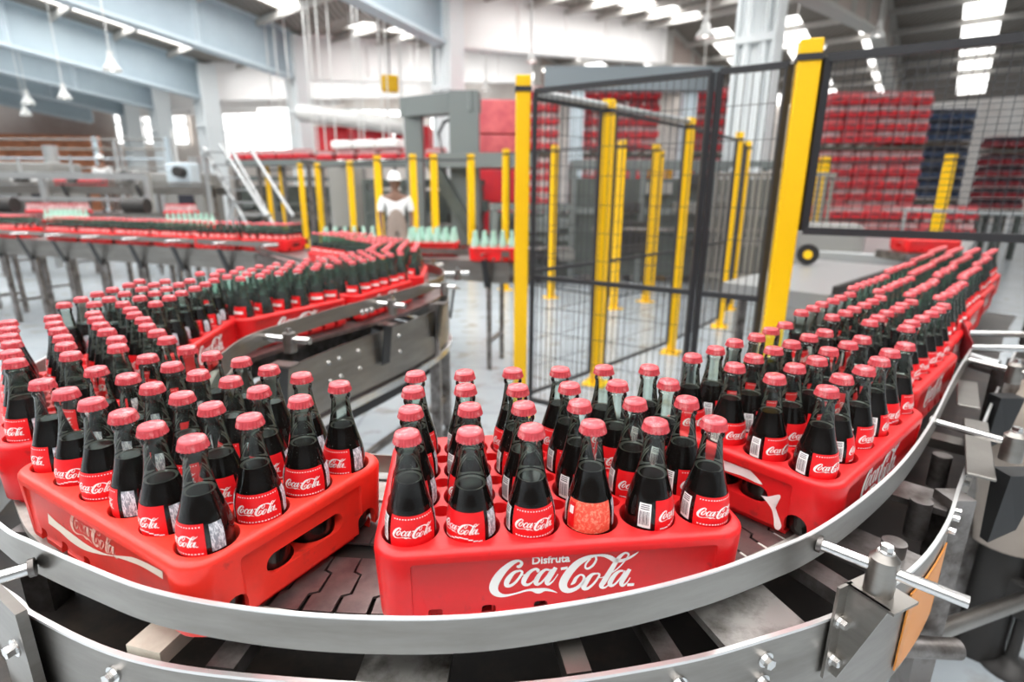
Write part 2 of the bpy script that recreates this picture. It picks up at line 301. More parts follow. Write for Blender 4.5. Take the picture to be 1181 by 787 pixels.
# ================================================================ the hall
floor_mb = MB().box((0, 14, -.05), (90, 76, .1)); struct('floor', floor_mb, 'floor', 'grey blue epoxy floor of the bottling hall')
V0 = Vector((-1.67, 15.07)); SU = Vector((-.784, .621)); TU = Vector((-.621, -.784)); SL = .14; ZE = 6.35
def roof_z(t): return ZE + SL * (abs(t) if t > -13 else 26 + t)
def roof_pt(s, t, dz=0): p = V0 + SU * s + TU * t; return (p.x, p.y, roof_z(t) + dz)
STRIPS = [-16.4, -13.2, -10.2, -7.0, -4.2, -1.6, 2.2, 5.0, 9.0, 11.8, 15.8, 18.6, 22.5]
HW = .55
for side, (t0, t1) in (('near', (0, 27)), ('far', (-13, 0)), ('rear', (-27, -13))):
    edges = [-24] + [e for s in STRIPS for e in (s - HW, s + HW)] + [32]
    mb = MB(); A, B = (t0 + .9, t1 - .9)
    for i in range(0, len(edges), 2):
        a, b = edges[i], edges[i + 1]
        vs = [roof_pt(a, t0), roof_pt(b, t0), roof_pt(b, t1), roof_pt(a, t1)]
        vs += [(x, y, z + .08) for x, y, z in vs]
        mb.add(vs, [(0, 1, 2, 3), (4, 5, 6, 7), (0, 1, 5, 4), (1, 2, 6, 5), (2, 3, 7, 6), (3, 0, 4, 7)])
    for s in STRIPS:
        for (ta, tb) in ((t0, A), (B, t1)):
            vs = [roof_pt(s - HW, ta), roof_pt(s + HW, ta), roof_pt(s + HW, tb), roof_pt(s - HW, tb)]; vs += [(x, y, z + .08) for x, y, z in vs]
            mb.add(vs, [(0, 1, 2, 3), (4, 5, 6, 7), (0, 1, 5, 4), (1, 2, 6, 5), (2, 3, 7, 6), (3, 0, 4, 7)])
    struct('ceiling', mb, 'roof', {'near': 'corrugated roof slope over the bottling line', 'far': 'corrugated roof slope rising behind the columns', 'rear': 'furthest corrugated roof slope falling to the back wall'}[side])
    for k, s in enumerate(STRIPS):
        vs = [roof_pt(s - HW, A, .05), roof_pt(s + HW, A, .05), roof_pt(s + HW, B, .05), roof_pt(s - HW, B, .05)]; vs += [(x, y, z + .04) for x, y, z in vs]
        o = MB().add(vs, [(3, 2, 1, 0), (4, 5, 6, 7), (0, 1, 5, 4), (1, 2, 6, 5), (2, 3, 7, 6), (3, 0, 4, 7)]).build('window_%d' % (k + 1 + {'near': 0, 'far': 20, 'rear': 60}[side]), 'skypane'); o['kind'] = 'structure'
        if side == 'near' and not s in (22.5, 18.6) or side == 'far' and s in (-7.0, -1.6, 5.0, 11.8):
            L = B - A; c = roof_pt(s, (A + B) / 2, -.06)
            l = area('skylight_daylight', c, (2 * HW, L * 1.01), POWER * L / 14)
            ex = Vector((SU.x, SU.y, 0)); ey = (Vector(roof_pt(s, B)) - Vector(roof_pt(s, A))).normalized(); ez = ex.cross(ey)
            if ez.z < 0: ex = -ex; ez = -ez
            l.matrix_world = Matrix(((ex.x, ey.x, ez.x, c[0]), (ex.y, ey.y, ez.y, c[1]), (ex.z, ey.z, ez.z, c[2]), (0, 0, 0, 1)))
for t in [1.2 + 1.7 * i for i in range(9)] + [-1.4 - 1.9 * i for i in range(12)]:
    if t > 9 or abs(t + 13) < .4: continue
    a, b = roof_pt(-22, t, -.12), roof_pt(30, t, -.12)
    o = struct('roof_purlin', MB().beam(a, b, .1, .2), 'purlin', 'pale roof purlin crossing under the corrugated sheets')
# columns: box section with two bright flanges
def column(s, w, zt, m='column', label='white steel column'):
    p = V0 + SU * s; mb = MB(); rz = math.atan2(SU.y, SU.x)
    mb.box((p.x, p.y, zt / 2), (w, .3, zt), rz)
    for k in (-1, 1):
        q = p + SU * k * w / 2; mb.box((q.x, q.y, zt / 2), (.06, w * .8, zt), rz)
        for j in (-1, 1):
            q = p + SU * k * w * .22 + TU * j * w * .28; mb.cyl((q.x, q.y, 0), (q.x, q.y, zt), .07, 8)
    mb.box((p.x, p.y, zt * .5 + .9), (w * 1.1, w * .85, .12), rz); mb.box((p.x, p.y, .02), (w * 1.5, w * 1.3, .04), rz)
    struct('steel_column', mb, m, label)
def girder(s, t0, t1, m, label, h=1.3, drop=1.35):
    mb = MB(); a, b = Vector(roof_pt(s, t0)), Vector(roof_pt(s, t1)); d = Vector((SU.x, SU.y, 0)) * .04; ps = []
    for p in (a, b):
        for q in (d, -d): ps += [p + q + Vector((0, 0, -drop)), p + q]
    mb.add(ps, [(0, 1, 3, 2), (4, 6, 7, 5), (0, 4, 5, 1), (2, 3, 7, 6), (0, 2, 6, 4), (1, 5, 7, 3)])
    up = Vector((0, 0, 1))
    mb.beam(a - up * drop, b - up * drop, .42, .09, 1); mb.beam(a - up * .03, b - up * .03, .42, .07, 1)
    n = int((b - a).length / 2.3)
    for i in range(n + 1):
        p = a.lerp(b, i / max(n, 1)); mb.beam(p - up * (drop - .02), p - up * .05, .36, .05, 1)
    struct('roof_girder', mb, [m, 'column_b' if m == 'girder' else ('purlin' if m == 'girder_br' else 'girder_lit')], label)
names = {-7.5: 'right of the yellow fence', 0: 'behind the grey portal frame', 6.85: 'left of the portal frame', 13.5: 'behind the stair', 18.2: 'in the left background', 21.9: 'furthest left in the background'}
for s, nm in names.items():
    column(s, .62 if s < 7 else .8, ZE - .1, 'column', 'pale steel roof column ' + nm)
    girder(s, .25, 11.5 if s > -5 else 4, 'girder', 'blue-grey roof girder running forward from the column ' + nm)
    girder(s, -13.2, -25, 'girder_br', 'deep roof girder of the rear bay beyond the column ' + nm)
    girder(s, -.25, -12.5, 'girder_lit' if s >= 0 else 'girder_br', 'deep panelled roof girder running back from the column ' + nm)
girder(27, .25, 10, 'girder', 'blue-grey roof girder at the far left of the hall')
# walls
struct('wall_back', MB().box((4, 34, 4.6), (90, .3, 9.2)), 'wall', 'pale rendered back wall of the hall')
struct('wall_left', MB().box((-29, 31, 2.2), (12, .3, 4.4), math.radians(12)), 'brick', 'orange brick wall at the far left')
for k, (x, z, w, h) in enumerate([(-21, 5.2, 4.2, 2.2), (-14.5, 4.8, 4.6, 3), (-8.5, 4.6, 4.0, 3), (-2.8, 4.6, 4, 2.6)]):
    t = MB().box((x, 33.8, z), (w, .06, h)); o = t.build('window_%d' % (50 + k), 'skypane'); o['kind'] = 'structure'
    fr = MB()
    for i in range(6): fr.box((x - w / 2 + i * w / 5, 33.72, z), (.1, .08, h + .1))
    for i in (-1, 0, 1): fr.box((x, 33.72, z + i * h / 2), (w + .1, .08, .1))
    fr.build('window_frame', 'column', o)

# ================================================================ crates
CL, CW, CH = .462, .316, .112          # crate length, width, height
PX, PY = .075, .0721                   # bottle pitch along and across
BELT = .950
def crate_mesh():
    """moulded crate: 24 round cells, recessed long panels, hand slots, foot notches"""
    bm = bmesh.new(); bmesh.ops.create_cube(bm, size=1)
    for v in bm.verts:
        k = 1.0 if v.co.z > 0 else .978
        v.co = Vector((v.co.x * CL * k, v.co.y * CW * k, (v.co.z + .5) * CH))
    ve = [e for e in bm.edges if abs(e.verts[0].co.z - e.verts[1].co.z) > .05]
    bmesh.ops.bevel(bm, geom=ve, offset=.038, segments=7, profile=.5, affect='EDGES')
    te = [e for e in bm.edges if min(v.co.z for v in e.verts) > CH - 1e-4]
    bmesh.ops.bevel(bm, geom=te, offset=.009, segments=4, profile=.5, affect='EDGES')
    be = [e for e in bm.edges if max(v.co.z for v in e.verts) < 1e-4]
    bmesh.ops.bevel(bm, geom=be, offset=.013, segments=2, affect='EDGES')
    me = bpy.data.meshes.new('crate_body'); bm.to_mesh(me); bm.free()
    ob = link('crate_body_source', me)
    def cutter(mb):
        m2 = fixn(mb.mesh('cut', 'red')); return link('cut', m2)
    c1 = MB()                              # cells
    for i in range(6):
        for j in range(4):
            x, y = (i - 2.5) * PX, (j - 1.5) * PY
            c1.lathe([(.0334, .006), (.0334, CH - .005), (.0346, CH - .0015), (.0358, CH + .0005), (.0358, CH + .02)], 28, 0, Matrix.Translation((x, y, 0)))
    c2 = MB()                              # pits between cells
    for i in range(5):
        for j in range(3): c2.cyl(((i - 2) * PX, (j - 1) * PY, CH - .022), ((i - 2) * PX, (j - 1) * PY, CH + .02), .0125, 14)
    c3 = MB()
    for s in (-1, 1):
        c3.box((0, s * (CW / 2 + .0105), .0585), (.372, .03, .077), 0, 0, None, .004)         # long side panel, 4.5 mm deep
        c3.box((s * (CL / 2 + .011), 0, .058), (.04, .212, .17), 0, 0, None, .006) if False else None
    c4 = MB()
    for s in (-1, 1):                      # hand slot through the end wall, stadium shape
        pr = [(.048 * math.copysign(1, math.cos(a)) + .0145 * math.cos(a), .055 + .0145 * math.sin(a)) for a in (2 * PI * (k + .5) / 20 for k in range(20))]
        x0, x1 = s * (CL / 2 - .09), s * (CL / 2 + .02)
        vs = [(x0, y, z) for y, z in pr] + [(x1, y, z) for y, z in pr]
        c4.add(vs, [(k, (k + 1) % 20, 20 + (k + 1) % 20, 20 + k) for k in range(20)] + [list(range(20)), list(range(20, 40))])
    c5 = MB()
    for s in (-1, 1):                      # recess below the slot and arched openings at the foot
        for y in (-.108, .108):
            pr = [(y + .017 * math.cos(a), .03 + .017 * math.sin(a)) for a in (PI * k / 8 for k in range(9))] + [(y - .017, -.02), (y + .017, -.02)]
            x0, x1 = s * (CL / 2 - .045), s * (CL / 2 + .02); n = len(pr)
            c5.add([(x0, a, b) for a, b in pr] + [(x1, a, b) for a, b in pr], [(k, (k + 1) % n, n + (k + 1) % n, n + k) for k in range(n)] + [list(range(n)), list(range(n, 2 * n))])
        for i in range(-3, 3):
            x = (i + .5) * .0635
            c5.box((x, s * CW / 2, .0145), (.017, .05, .035), 0, 0, None, .004)
    c6 = MB()
    for s in (-1, 1): c6.box((s * (CL / 2 + .009), 0, .045), (.03, .196, .098), 0, 0, None, .006)
    for mb in (c1, c2, c3, c6, c4, c5):
        c = cutter(mb); md = ob.modifiers.new('cut', 'BOOLEAN'); md.operation = 'DIFFERENCE'; md.object = c; md.solver = 'EXACT'; md.use_self = False
    dg = bpy.context.evaluated_depsgraph_get(); me = bpy.data.meshes.new_from_object(ob.evaluated_get(dg))
    for o in [x for x in COL.objects if x.name.startswith('cut')] + [ob]: bpy.data.objects.remove(o)
    me.materials.clear(); me.materials.append(M['red']); me.name = 'crate_body'
    me.polygons.foreach_set('material_index', [0] * len(me.polygons))
    me.polygons.foreach_set('use_smooth', [True] * len(me.polygons)); me.polygons.foreach_set('use_smooth', [q.area < 3e-4 for q in me.polygons]); me.set_sharp_from_angle(angle=math.radians(38))
    return me
CRATE = crate_mesh(); CRATE_OLD = CRATE.copy(); CRATE_OLD.materials[0] = M['red_old']

def text_mesh(txt, size, m, depth=.0004, bold=.0):
    cu = bpy.data.curves.new('txt', 'FONT'); cu.body = txt; cu.size = size; cu.extrude = depth; cu.offset = bold; cu.align_x = 'CENTER'; cu.resolution_u = 3
    o = link('txt_source', cu); dg = bpy.context.evaluated_depsgraph_get(); me = bpy.data.meshes.new_from_object(o.evaluated_get(dg))
    bpy.data.objects.remove(o); me.materials.clear(); me.materials.append(M[m]); return me
DISF = text_mesh('Disfruta', .0142, 'white', .0003, .0003)
def side_logo(m, W, xc, zc, name):
    yf = -(CW / 2 - .0045) - .0007
    mb = MB().strokes(LOGO, lambda a, b: (xc + a * W, yf, zc + b * W))
    return mb.mesh(name, m)
LOGO_NEW = side_logo('white', .1755, -.001, .0675, 'script_lettering')
LOGO_OLD = side_logo('faded', .118, .006, .081, 'worn_lettering')
LOGO_R = side_logo('white', .1755, -.012, .0675, 'script_lettering')
def wave_mesh():
    up = [(-.127, .0778), (-.1058, .0725), (-.0622, .0684), (-.0173, .0657), (.0276, .0699), (.058, .078), (.1019, .0922), (.1354, .0974), (.1708, .0994)]
    lo = [(-.1325, .0592), (-.0996, .0571), (-.0693, .0521), (-.0316, .0529), (.0137, .063), (.0511, .0738), (.0855, .0813), (.125, .0873), (.1687, .0882)]
    U, L = spline([(a, b - .009, 0) for a, b in up], 4), spline([(a, b - .009, 0) for a, b in lo], 4); yf = -(CW / 2 - .0045) - .0007
    vs = [(p.x, yf, p.y) for p in U] + [(p.x, yf, p.y) for p in L]; n = len(U)
    return MB().add(vs, [(i, i + 1, n + i + 1, n + i) for i in range(n - 1)]).mesh('white_wave', 'cream')
def splash_mesh(pts, face):
    c = (sum(p[0] for p in pts) / len(pts), sum(p[1] for p in pts) / len(pts)); P = spline([(a, b, 0) for a, b in pts + pts[:1]], 4)[:-1]
    return MB().add([face(*c)] + [face(p.x, p.y) for p in P], [(0, i + 1, (i + 1) % len(P) + 1) for i in range(len(P))]).mesh('paint_smear', 'paint')
CRATES = []   # name, (x, y, angle), kind
def crate(x, y, deg, label, kind='new', group='red bottle crates riding on the conveyor'):
    root = thing('bottle_crate', label, 'crate', (x, y, BELT), math.radians(deg), group)
    b = link('crate_body', CRATE_OLD if kind == 'old' else CRATE, root)
    if kind == 'new':
        for s in (0, PI):
            lo = link('script_lettering', LOGO_NEW, root, None, s)
            d = link('word_lettering', DISF, root, (-.021 * (1 if s == 0 else -1), -(CW / 2 - .0045 + .0007) * (1 if s == 0 else -1), .0855)); d.rotation_euler = (PI / 2, 0, s)
    elif kind == 'old':
        l = link('worn_lettering', LOGO_OLD, root, None, 0); l['label'] = 'faded cream lettering, partly rubbed off'
        w = link('white_wave', wave_mesh(), root, None, 0); w['label'] = 'cream coloured wave stripe'
    else:
        for s in (0, PI): link('script_lettering', LOGO_R, root, None, s)
    return root

# ================================================================ bottles
BR = [(0, .0225), (0.004, .027), (0.012, .0292), (0.03, .0300), (0.06, .0298), (0.1148, .0303), (0.1298, .0303), (0.1398, .0293), (0.1498, .0272), (0.1598, .0244), (0.1698, .0215), (0.1798, .0190), (0.1898, .0169), (0.1998, .0152), (0.2118, .0137), (0.2208, .0128), (0.2233, .0131), (0.2253, .0143), (0.2278, .0145), (0.2298, .0139), (0.2313, .0127), (0.2378, .0127)]
def rad(z):
    for (a, r), (b, q) in zip(BR, BR[1:]):
        if a <= z <= b: return r + (q - r) * (z - a) / (b - a)
    return .0127 if z > .1 else .0225
def bottle_meshes(level, seg=28):
    g = MB().lathe([(r, z) for z, r in BR], seg).mesh('glass_body', 'glass')
    pr = [(rad(z) - .0012, z) for z in (.004, .012, .06, .10, .1148, .1298, .1398, .1498, .1598, .1698) if z < level] + [(rad(level) - .0012, level)]
    c = MB().lathe(pr, seg, 0, None, True, (True, False)); r = rad(level) - .0012
    ring = [(r * .82 * math.cos(2 * PI * k / seg), r * .82 * math.sin(2 * PI * k / seg), level - .0012) for k in range(seg)]
    rim = [(r * math.cos(2 * PI * k / seg), r * math.sin(2 * PI * k / seg), level) for k in range(seg)]
    c.add(rim + ring, [(k, (k + 1) % seg, seg + (k + 1) % seg, seg + k) for k in range(seg)], 1, True); c.add(ring, [list(range(seg))], 0)
    return g, c.mesh('cola', ['cola', 'colatop'])
def cap_mesh(seg=42):
    mb = MB(); z0, z1 = .2343, .247; vs = []
    prof = [(.0163, z0, 1), (.0160, z0 + .0022, 1), (.0152, z0 + .0062, .5), (.0149, z0 + .0095, 0), (.0138, z0 + .0118, 0), (.0115, z1, 0), (.006, z1 + .0004, 0)]
    for r, z, a in prof:
        for k in range(seg): q = r + a * (.0009 if k % 2 else -.0011); t = 2 * PI * k / seg; vs.append((q * math.cos(t), q * math.sin(t), z))
    fs = [(i * seg + k, i * seg + (k + 1) % seg, (i + 1) * seg + (k + 1) % seg, (i + 1) * seg + k) for i in range(len(prof) - 1) for k in range(seg)]
    mb.add(vs, fs[:3 * seg], 0, False); mb.add(vs, fs[3 * seg:], 0, True); mb.add(vs[-seg:], [list(range(seg))]); return mb.mesh('crown_cap', 'cap')
def on_body(ang, z, d=.0004): r = rad(z) + d; return (r * math.sin(ang), -r * math.cos(ang), z)
def patch(mb, a0, a1, z0, z1, mi, d, na=14, nz=6):
    vs = [on_body(a0 + (a1 - a0) * i / na, z0 + (z1 - z0) * j / nz, d) for j in range(nz + 1) for i in range(na + 1)]
    mb.add(vs, [(j * (na + 1) + i, j * (na + 1) + i + 1, (j + 1) * (na + 1) + i + 1, (j + 1) * (na + 1) + i) for j in range(nz) for i in range(na)], mi, True)
def label_mesh(kind):
    mb = MB(); R = .0303
    patch(mb, -1.02, 1.02, 0.1125, 0.152, 3 if kind == 'orange' else 0, .0003, 18, 8)
    if kind != 'orange':
        mb.strokes(LOGO, lambda a, b: on_body(a * 1.62 - .02, .132 + b * .049, .0007), 1, 3)
        for k in range(15):
            a = -.84 + k * .12
            if kind != 'plain': patch(mb, a, a + .05, 0.148, 0.1493, 1, .0007, 1, 1)
            if kind == 'regular': patch(mb, a, a + .07, 0.1157, 0.1173, 1, .0007, 1, 1)
    if kind == 'plain':
        for k in range(9): patch(mb, -.8 + k * .19, -.62 + k * .19, .117 + .0025 * math.sin(k * .8 - 1.8), .1187 + .0025 * math.sin(k * .8 - 1.8), 1, .0007, 1, 1)
    if kind == 'orange': patch(mb, -.95, -.6, 0.1155, 0.1485, 0, .0006, 4, 4); patch(mb, -.88, -.66, 0.1335, 0.1435, 1, .0008, 3, 3)
    # nutrition panel and bar code either side of a bare strip
    patch(mb, 1.2, 1.72, 0.1155, 0.1495, 4, .0003, 6, 4)
    patch(mb, -1.72, -1.2, 0.1155, 0.1475, 1, .0003, 6, 4)
    for k in range(9): patch(mb, -1.66 + k * .046, -1.66 + k * .046 + (.016 if k % 3 else .028), 0.1195, 0.1375, 2, .0006, 1, 2)
    for k in range(3): patch(mb, -1.64, -1.28, .14 + k * .0024, .141 + k * .0024, 2, .0006, 3, 1)
    return mb.mesh('paper_label', ['label', 'white', 'ink', 'label_or', 'panelgrey'])
def squash(me):
    for v in me.vertices:
        if v.co.z > .05: v.co.z -= .010
    return me
def squash_mb(mb): mb.v = [(x, y, z - .010 if z > .05 else z) for x, y, z in mb.v]; return mb
CAP = cap_mesh(); VAR = [bottle_meshes(l) for l in (.182, .188, .177)]; LABELS = [label_mesh(k) for k in ('regular', 'nodots', 'plain')]; LAB_OR = label_mesh('orange')
for m_ in [CAP, LAB_OR] + [q for v_ in VAR for q in v_] + LABELS: squash(m_)
def far_bottle_mesh():
    mb = MB(); seg = 12
    mb.lathe([(r, z) for z, r in BR if z in (.0, .012, .1298, .1498, .1698, .1898, .2118, .2253, .2278, .2313)], seg, 0)
    mb.lathe([(rad(z) - .0012, z) for z in (.004, .1148, .1398, .1598, .178)], seg, 1)
    mb.lathe([(.0165, .2343), (.0155, .241), (.0145, .245), (.009, .2472)], seg, 2)
    patch(mb, -1.02, 1.02, .1155, .151, 3, .0004, 8, 4)
    patch(mb, -.7, .7, .1275, .1365, 4, .0008, 6, 1)
    return mb
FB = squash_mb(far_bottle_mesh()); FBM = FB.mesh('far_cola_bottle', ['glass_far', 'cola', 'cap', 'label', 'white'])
NB = 0
def bottle(x, y, yaw, label, group, orange=False, simple=False, tilt=None, k=None):
    global NB; NB += 1
    tl = tilt or (random.gauss(0, .010), random.gauss(0, .010))
    if simple:
        o = link('cola_bottle', FBM, None, (x, y, BELT + .0065)); o.rotation_euler = (tl[0], tl[1], yaw); return tag(o, label, 'bottle', group)
    r = thing('cola_bottle', label, 'bottle', (x, y, BELT + .0065), 0, group); r.rotation_euler = (tl[0], tl[1], yaw)
    g, c = VAR[NB % 3]; link('glass_body', g, r); link('cola', c, r); link('crown_cap', CAP, r)
    lb = link('paper_label', LAB_OR if orange else LABELS[NB % len(LABELS)], r)
    if orange: lb['label'] = 'bright orange-red label'
    return r
MASS = []
def fill(cx, cy, deg, short, detail=True, skip=(), yaws=None, lone=None):
    """24 bottles in a crate; i along, j across from the guide-rail side"""
    th = math.radians(deg); c, s = math.cos(th), math.sin(th)
    for j in range(4):
        for i in range(6):
            if (i, j) in skip: continue
            lx, ly = (i - 2.5) * PX + random.uniform(-.0015, .0015), (j - 1.5) * PY + random.uniform(-.0015, .0015)
            x, y = cx + c * lx - s * ly, cy + s * lx + c * ly
            face = math.atan2(-x, y)                       # yaw at which the label looks at the eye
            dy = random.uniform(-.75, .75)
            if yaws and (i, j) in yaws: dy = yaws[(i, j)]
            rows = ['rail-side row', 'second row from the rail', 'third row from the rail', 'inner row']
            lb = 'cola bottle, %s, %s, %s from near end' % (short, rows[j], ORD[i if deg > 0 else 5 - i])
            bottle(x, y, -face + dy, lb, 'capped cola bottles standing in the ' + short, (short == 'centre crate' and (i, j) == (3, 0)), not detail)

# label rotations read off the photograph for the front rows (positive turns the label to the right)
cratelist = [
    # x, y, deg, kind, short name, crate label, detailed
    (.051, .714, 6.7, 'new', 'centre crate', 'red crate with large white lettering at the centre front of the curve'),
    (-.469, .751, -29.9, 'old', 'wave crate', 'worn red crate with a cream wave stripe, left of the centre crate'),
    (.529, .952, 41.0, 'other', 'smeared crate', 'red crate with white paint smeared round its hand slot'),
    (-.862, 1.060, -47.6, 'other', 'left edge crate', 'red crate cut off by the left edge of the photo'),
    (.910, 1.345, 42.6, 'other', 'second right crate', 'red crate right behind the paint-smeared crate'),
    (-1.030, 1.52, -82.3, 'other', 'straggler crate', 'red crate in the first bend behind the left edge crate'),
    (1.262, 1.722, 44.3, 'other', 'third right crate', 'red crate on the right line just past the end of the guide rail'),
    (-.890, 1.985, 60.5, 'other', 'plated bend crate', 'red crate entering the bend above the riveted side plates'),
    (1.640, 2.125, 44.5, 'other', 'fence crate', 'red crate passing just under the edge of the fence panel'),
    (-.69, 2.42, 71, 'other', 'outer bend crate', 'red crate halfway along the outer side of the far bend'),
    (2.015, 2.515, 44.5, 'other', 'fifth right crate', 'fifth red crate along the right line, beyond the fence panel'),
    (-.62, 2.91, 96, 'other', 'turning crate', 'red crate at the rightmost point of the far bend'),
    (2.375, 2.90, 44.5, 'other', 'sixth right crate', 'furthest full red crate on the right line'),
    (-.83, 3.37, 128, 'other', 'leaving crate', 'red crate just past the rightmost point of the far bend'),
    (-1.17, 3.80, 137, 'other', 'back bend crate', 'red crate leaving the far bend, seen behind the others'),
]
DETAILED = 6
yc = {(0, 0): .55, (1, 0): -.3, (2, 0): .15, (3, 0): -.35, (4, 0): .75, (5, 0): -.12}
yl = {(5, 0): .05, (4, 0): .1, (3, 0): -.55, (2, 0): .8, (1, 0): .85, (0, 0): .1, (5, 1): .8, (5, 2): .6, (5, 3): -.1}
yr = {(0, 0): -.25, (0, 1): -.05, (0, 2): .1, (0, 3): 0}
for n, (x, y, d, kind, short, lab) in enumerate(cratelist):
    r = crate(x, y, d, lab, kind)
    if short == 'smeared crate':
        fx = -(CL / 2) - .0005; f = lambda a, b: (fx + .0, a, b)
        # end face looks towards local -x
        s1 = link('paint_smear', splash_mesh([(.03, .088), (.016, .092), (.001, .093), (-.0156, .0925), (-.03, .0895), (-.052, .0745), (-.042, .0728), (-.032, .0738), (-.0147, .0745), (.011, .0722), (.026, .0745)], lambda a, b: (-(CL / 2 - .0055), a, b)), r)
        s2 = link('paint_smear', splash_mesh([(-.0523, .055), (-.0634, .058), (-.0782, .068), (-.081, .063), (-.0745, .05), (-.087, .024), (-.0885, .016), (-.085, .0096), (-.079, .011), (-.076, .0253), (-.0712, .0387), (-.0633, .047)], lambda a, b: (-(CL / 2 - .0055), a, b)), r)
        s1['label'] = s2['label'] = 'smear of white paint'
    skip = ()
    if n in (12, 13, 14): MASS.append((x, y, d)); continue
    fill(x, y, d, short, n < DETAILED, skip, {'centre crate': yc, 'wave crate': yl, 'smeared crate': yr}.get(short))
# distant line: crates and their bottles far down the left conveyor; the bottles past the 300 nearest are one object
farline = [(-2.15, 4.98, 167), (-2.66, 5.12, 163), (-3.16, 5.31, 160), (-3.66, 5.50, 160), (-4.16, 5.69, 160), (-4.66, 5.88, 160), (-5.6, 6.24, 160), (-6.1, 6.43, 160), (-7.0, 6.78, 160)]
farnames = ['at the near end of the back line', 'second along the back line', 'third along the back line', 'fourth along the back line', 'fifth along the back line', 'sixth along the back line', 'after the gap in the back line', 'near the left end of the back line', 'furthest along the back line']
mass = MB()
for k, (x, y, d) in enumerate(farline + MASS):
    if k < len(farline): crate(x, y, d, 'red crate of bottles ' + farnames[k], 'plain', 'red crates on the back line')
    th = math.radians(d)
    for i in range(6):
        for j in range(4):
            lx, ly = (i - 2.5) * PX, (j - 1.5) * PY
            T = Matrix.Translation((x + math.cos(th) * lx - math.sin(th) * ly, y + math.sin(th) * lx + math.cos(th) * ly, BELT + .0065)) @ Matrix.Rotation(random.uniform(-.4, .4), 4, 'Z')
            mass.v += [tuple(T @ Vector(p)) for p in FB.v]; n0 = len(mass.v) - len(FB.v); mass.f += [[n0 + q for q in f] for f in FB.f]; mass.m += FB.m; mass.sm += FB.sm
tag(mass.build('cola_bottles', ['glass_far', 'cola', 'cap', 'label', 'white']), 'distant rows of capped cola bottles standing in the furthest crates of both lines', 'bottles', None, 'stuff')
# crates of pale empty bottles
EB = MB().lathe([(r, z) for z, r in BR if z in (.0, .012, .1298, .1498, .1698, .1898, .2118, .2278, .2378)], 10, 0); EB = squash_mb(EB).mesh('empty_bottle', 'empty')
def empties(x, y, z, deg, label, where):
    r = thing('bottle_crate', label, 'crate', (x, y, z), math.radians(deg), 'crates of empty bottles'); link('crate_body', CRATE, r)
    mb = MB(); th = math.radians(deg)
    src = MB().lathe([(r_, z_) for z_, r_ in BR if z_ in (.0, .012, .1298, .1498, .1698, .1898, .2118, .2278, .2378)], 8, 0)
    squash_mb(src)
    for i in range(6):
        for j in range(4):
            lx, ly = (i - 2.5) * PX, (j - 1.5) * PY; T = Matrix.Translation((x + math.cos(th) * lx - math.sin(th) * ly, y + math.sin(th) * lx + math.cos(th) * ly, z + .0065)); n0 = len(mb.v)
            mb.v += [tuple(T @ Vector(p)) for p in src.v]; mb.f += [[n0 + q for q in f] for f in src.f]; mb.m += src.m; mb.sm += src.sm
    tag(mb.build('empty_bottles', 'empty'), 'pale green empty bottles ' + where, 'bottles', None, 'stuff')

# ================================================================ conveyors
def bolt(mb, p, axis, r=.007, mi=0, h=.008):
    p, axis = Vector(p), Vector(axis).normalized()
    mb.cyl(p, p + axis * .002, r * 1.5, 14, mi); mb.cyl(p + axis * .002, p + axis * h, r, 6, mi)
def nrm_at(path, i):
    d = (Vector(path[min(i + 1, len(path) - 1)][:2]) - Vector(path[max(i - 1, 0)][:2])).normalized(); return Vector((-d.y, d.x, 0))
RAIL = spline([(-1.3025, 1.676, 0), (-1.2163, 1.3025, 0), (-1.0152, 0.9385, 0), (-0.8236, 0.7326, 0), (-0.6752, 0.6302, 0), (-0.6014, 0.5938, 0), (-0.5066, 0.5526, 0), (-0.4003, 0.5114, 0), (-0.2787, 0.4846, 0), (-0.158, 0.4731, 0), (-0.0306, 0.4769, 0), (0.1053, 0.5047, 0), (0.2203, 0.5421, 0), (0.3151, 0.5842, 0), (0.407, 0.633, 0), (0.5315, 0.7231, 0), (0.6704, 0.8409, 0), (0.8428, 1.0104, 0), (1.0879, 1.2709, 0), (1.3494, 1.54, 0)], 8)
RAIL = [(p.x, p.y) for p in RAIL]
CEN = [(c[0], c[1]) for c in cratelist]
LINE = [CEN[i] for i in (13, 11, 9, 7, 5, 3, 1, 0, 2, 4, 6, 8, 10, 12)]
cpath = spline([(a, b, 0) for a, b in LINE[4:]] + [(2.9, 3.42, 0)], 10); cpath = [(p.x, p.y) for p in cpath]
conv = thing('curved_conveyor', 'stainless steel curved conveyor carrying the bottle crates across the foreground', 'conveyor')
rail_mb = MB().sweep(RAIL, [(0, 0.986), (0, 1.03), (.0035, 1.03), (.0035, 0.986)])
rail_mb.build('guide_rail', 'steel', conv)
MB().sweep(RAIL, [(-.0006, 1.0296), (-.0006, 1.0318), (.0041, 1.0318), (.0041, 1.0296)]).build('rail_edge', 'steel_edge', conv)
tp = MB(); tp.add([(1.3494, 1.54, 0.9831), (1.3494, 1.54, 1.0482), (1.41, 1.665, 1.0913), (1.41, 1.665, 0.9831), (1.3456, 1.5381, 0.9831), (1.3456, 1.5381, 1.0482), (1.406, 1.664, 1.0913), (1.406, 1.664, 0.9831)], [(0, 1, 2, 3), (7, 6, 5, 4), (0, 4, 5, 1), (1, 5, 6, 2), (2, 6, 7, 3), (3, 7, 4, 0)])
f_ = tp.build('rail_end_flap', 'dkred', conv); f_['label'] = 'flared end flap coloured with the dark red reflection of a crate'  # bent plate painted with the crate's dark red reflection
INNER = offset(cpath, .20)                                     # left of travel: inside of the curve
MB().sweep([p for p in INNER if True], [(0, .965), (0, 1.0), (.004, 1.0), (.004, .965)]).build('inner_guide_rail', 'steel', conv)
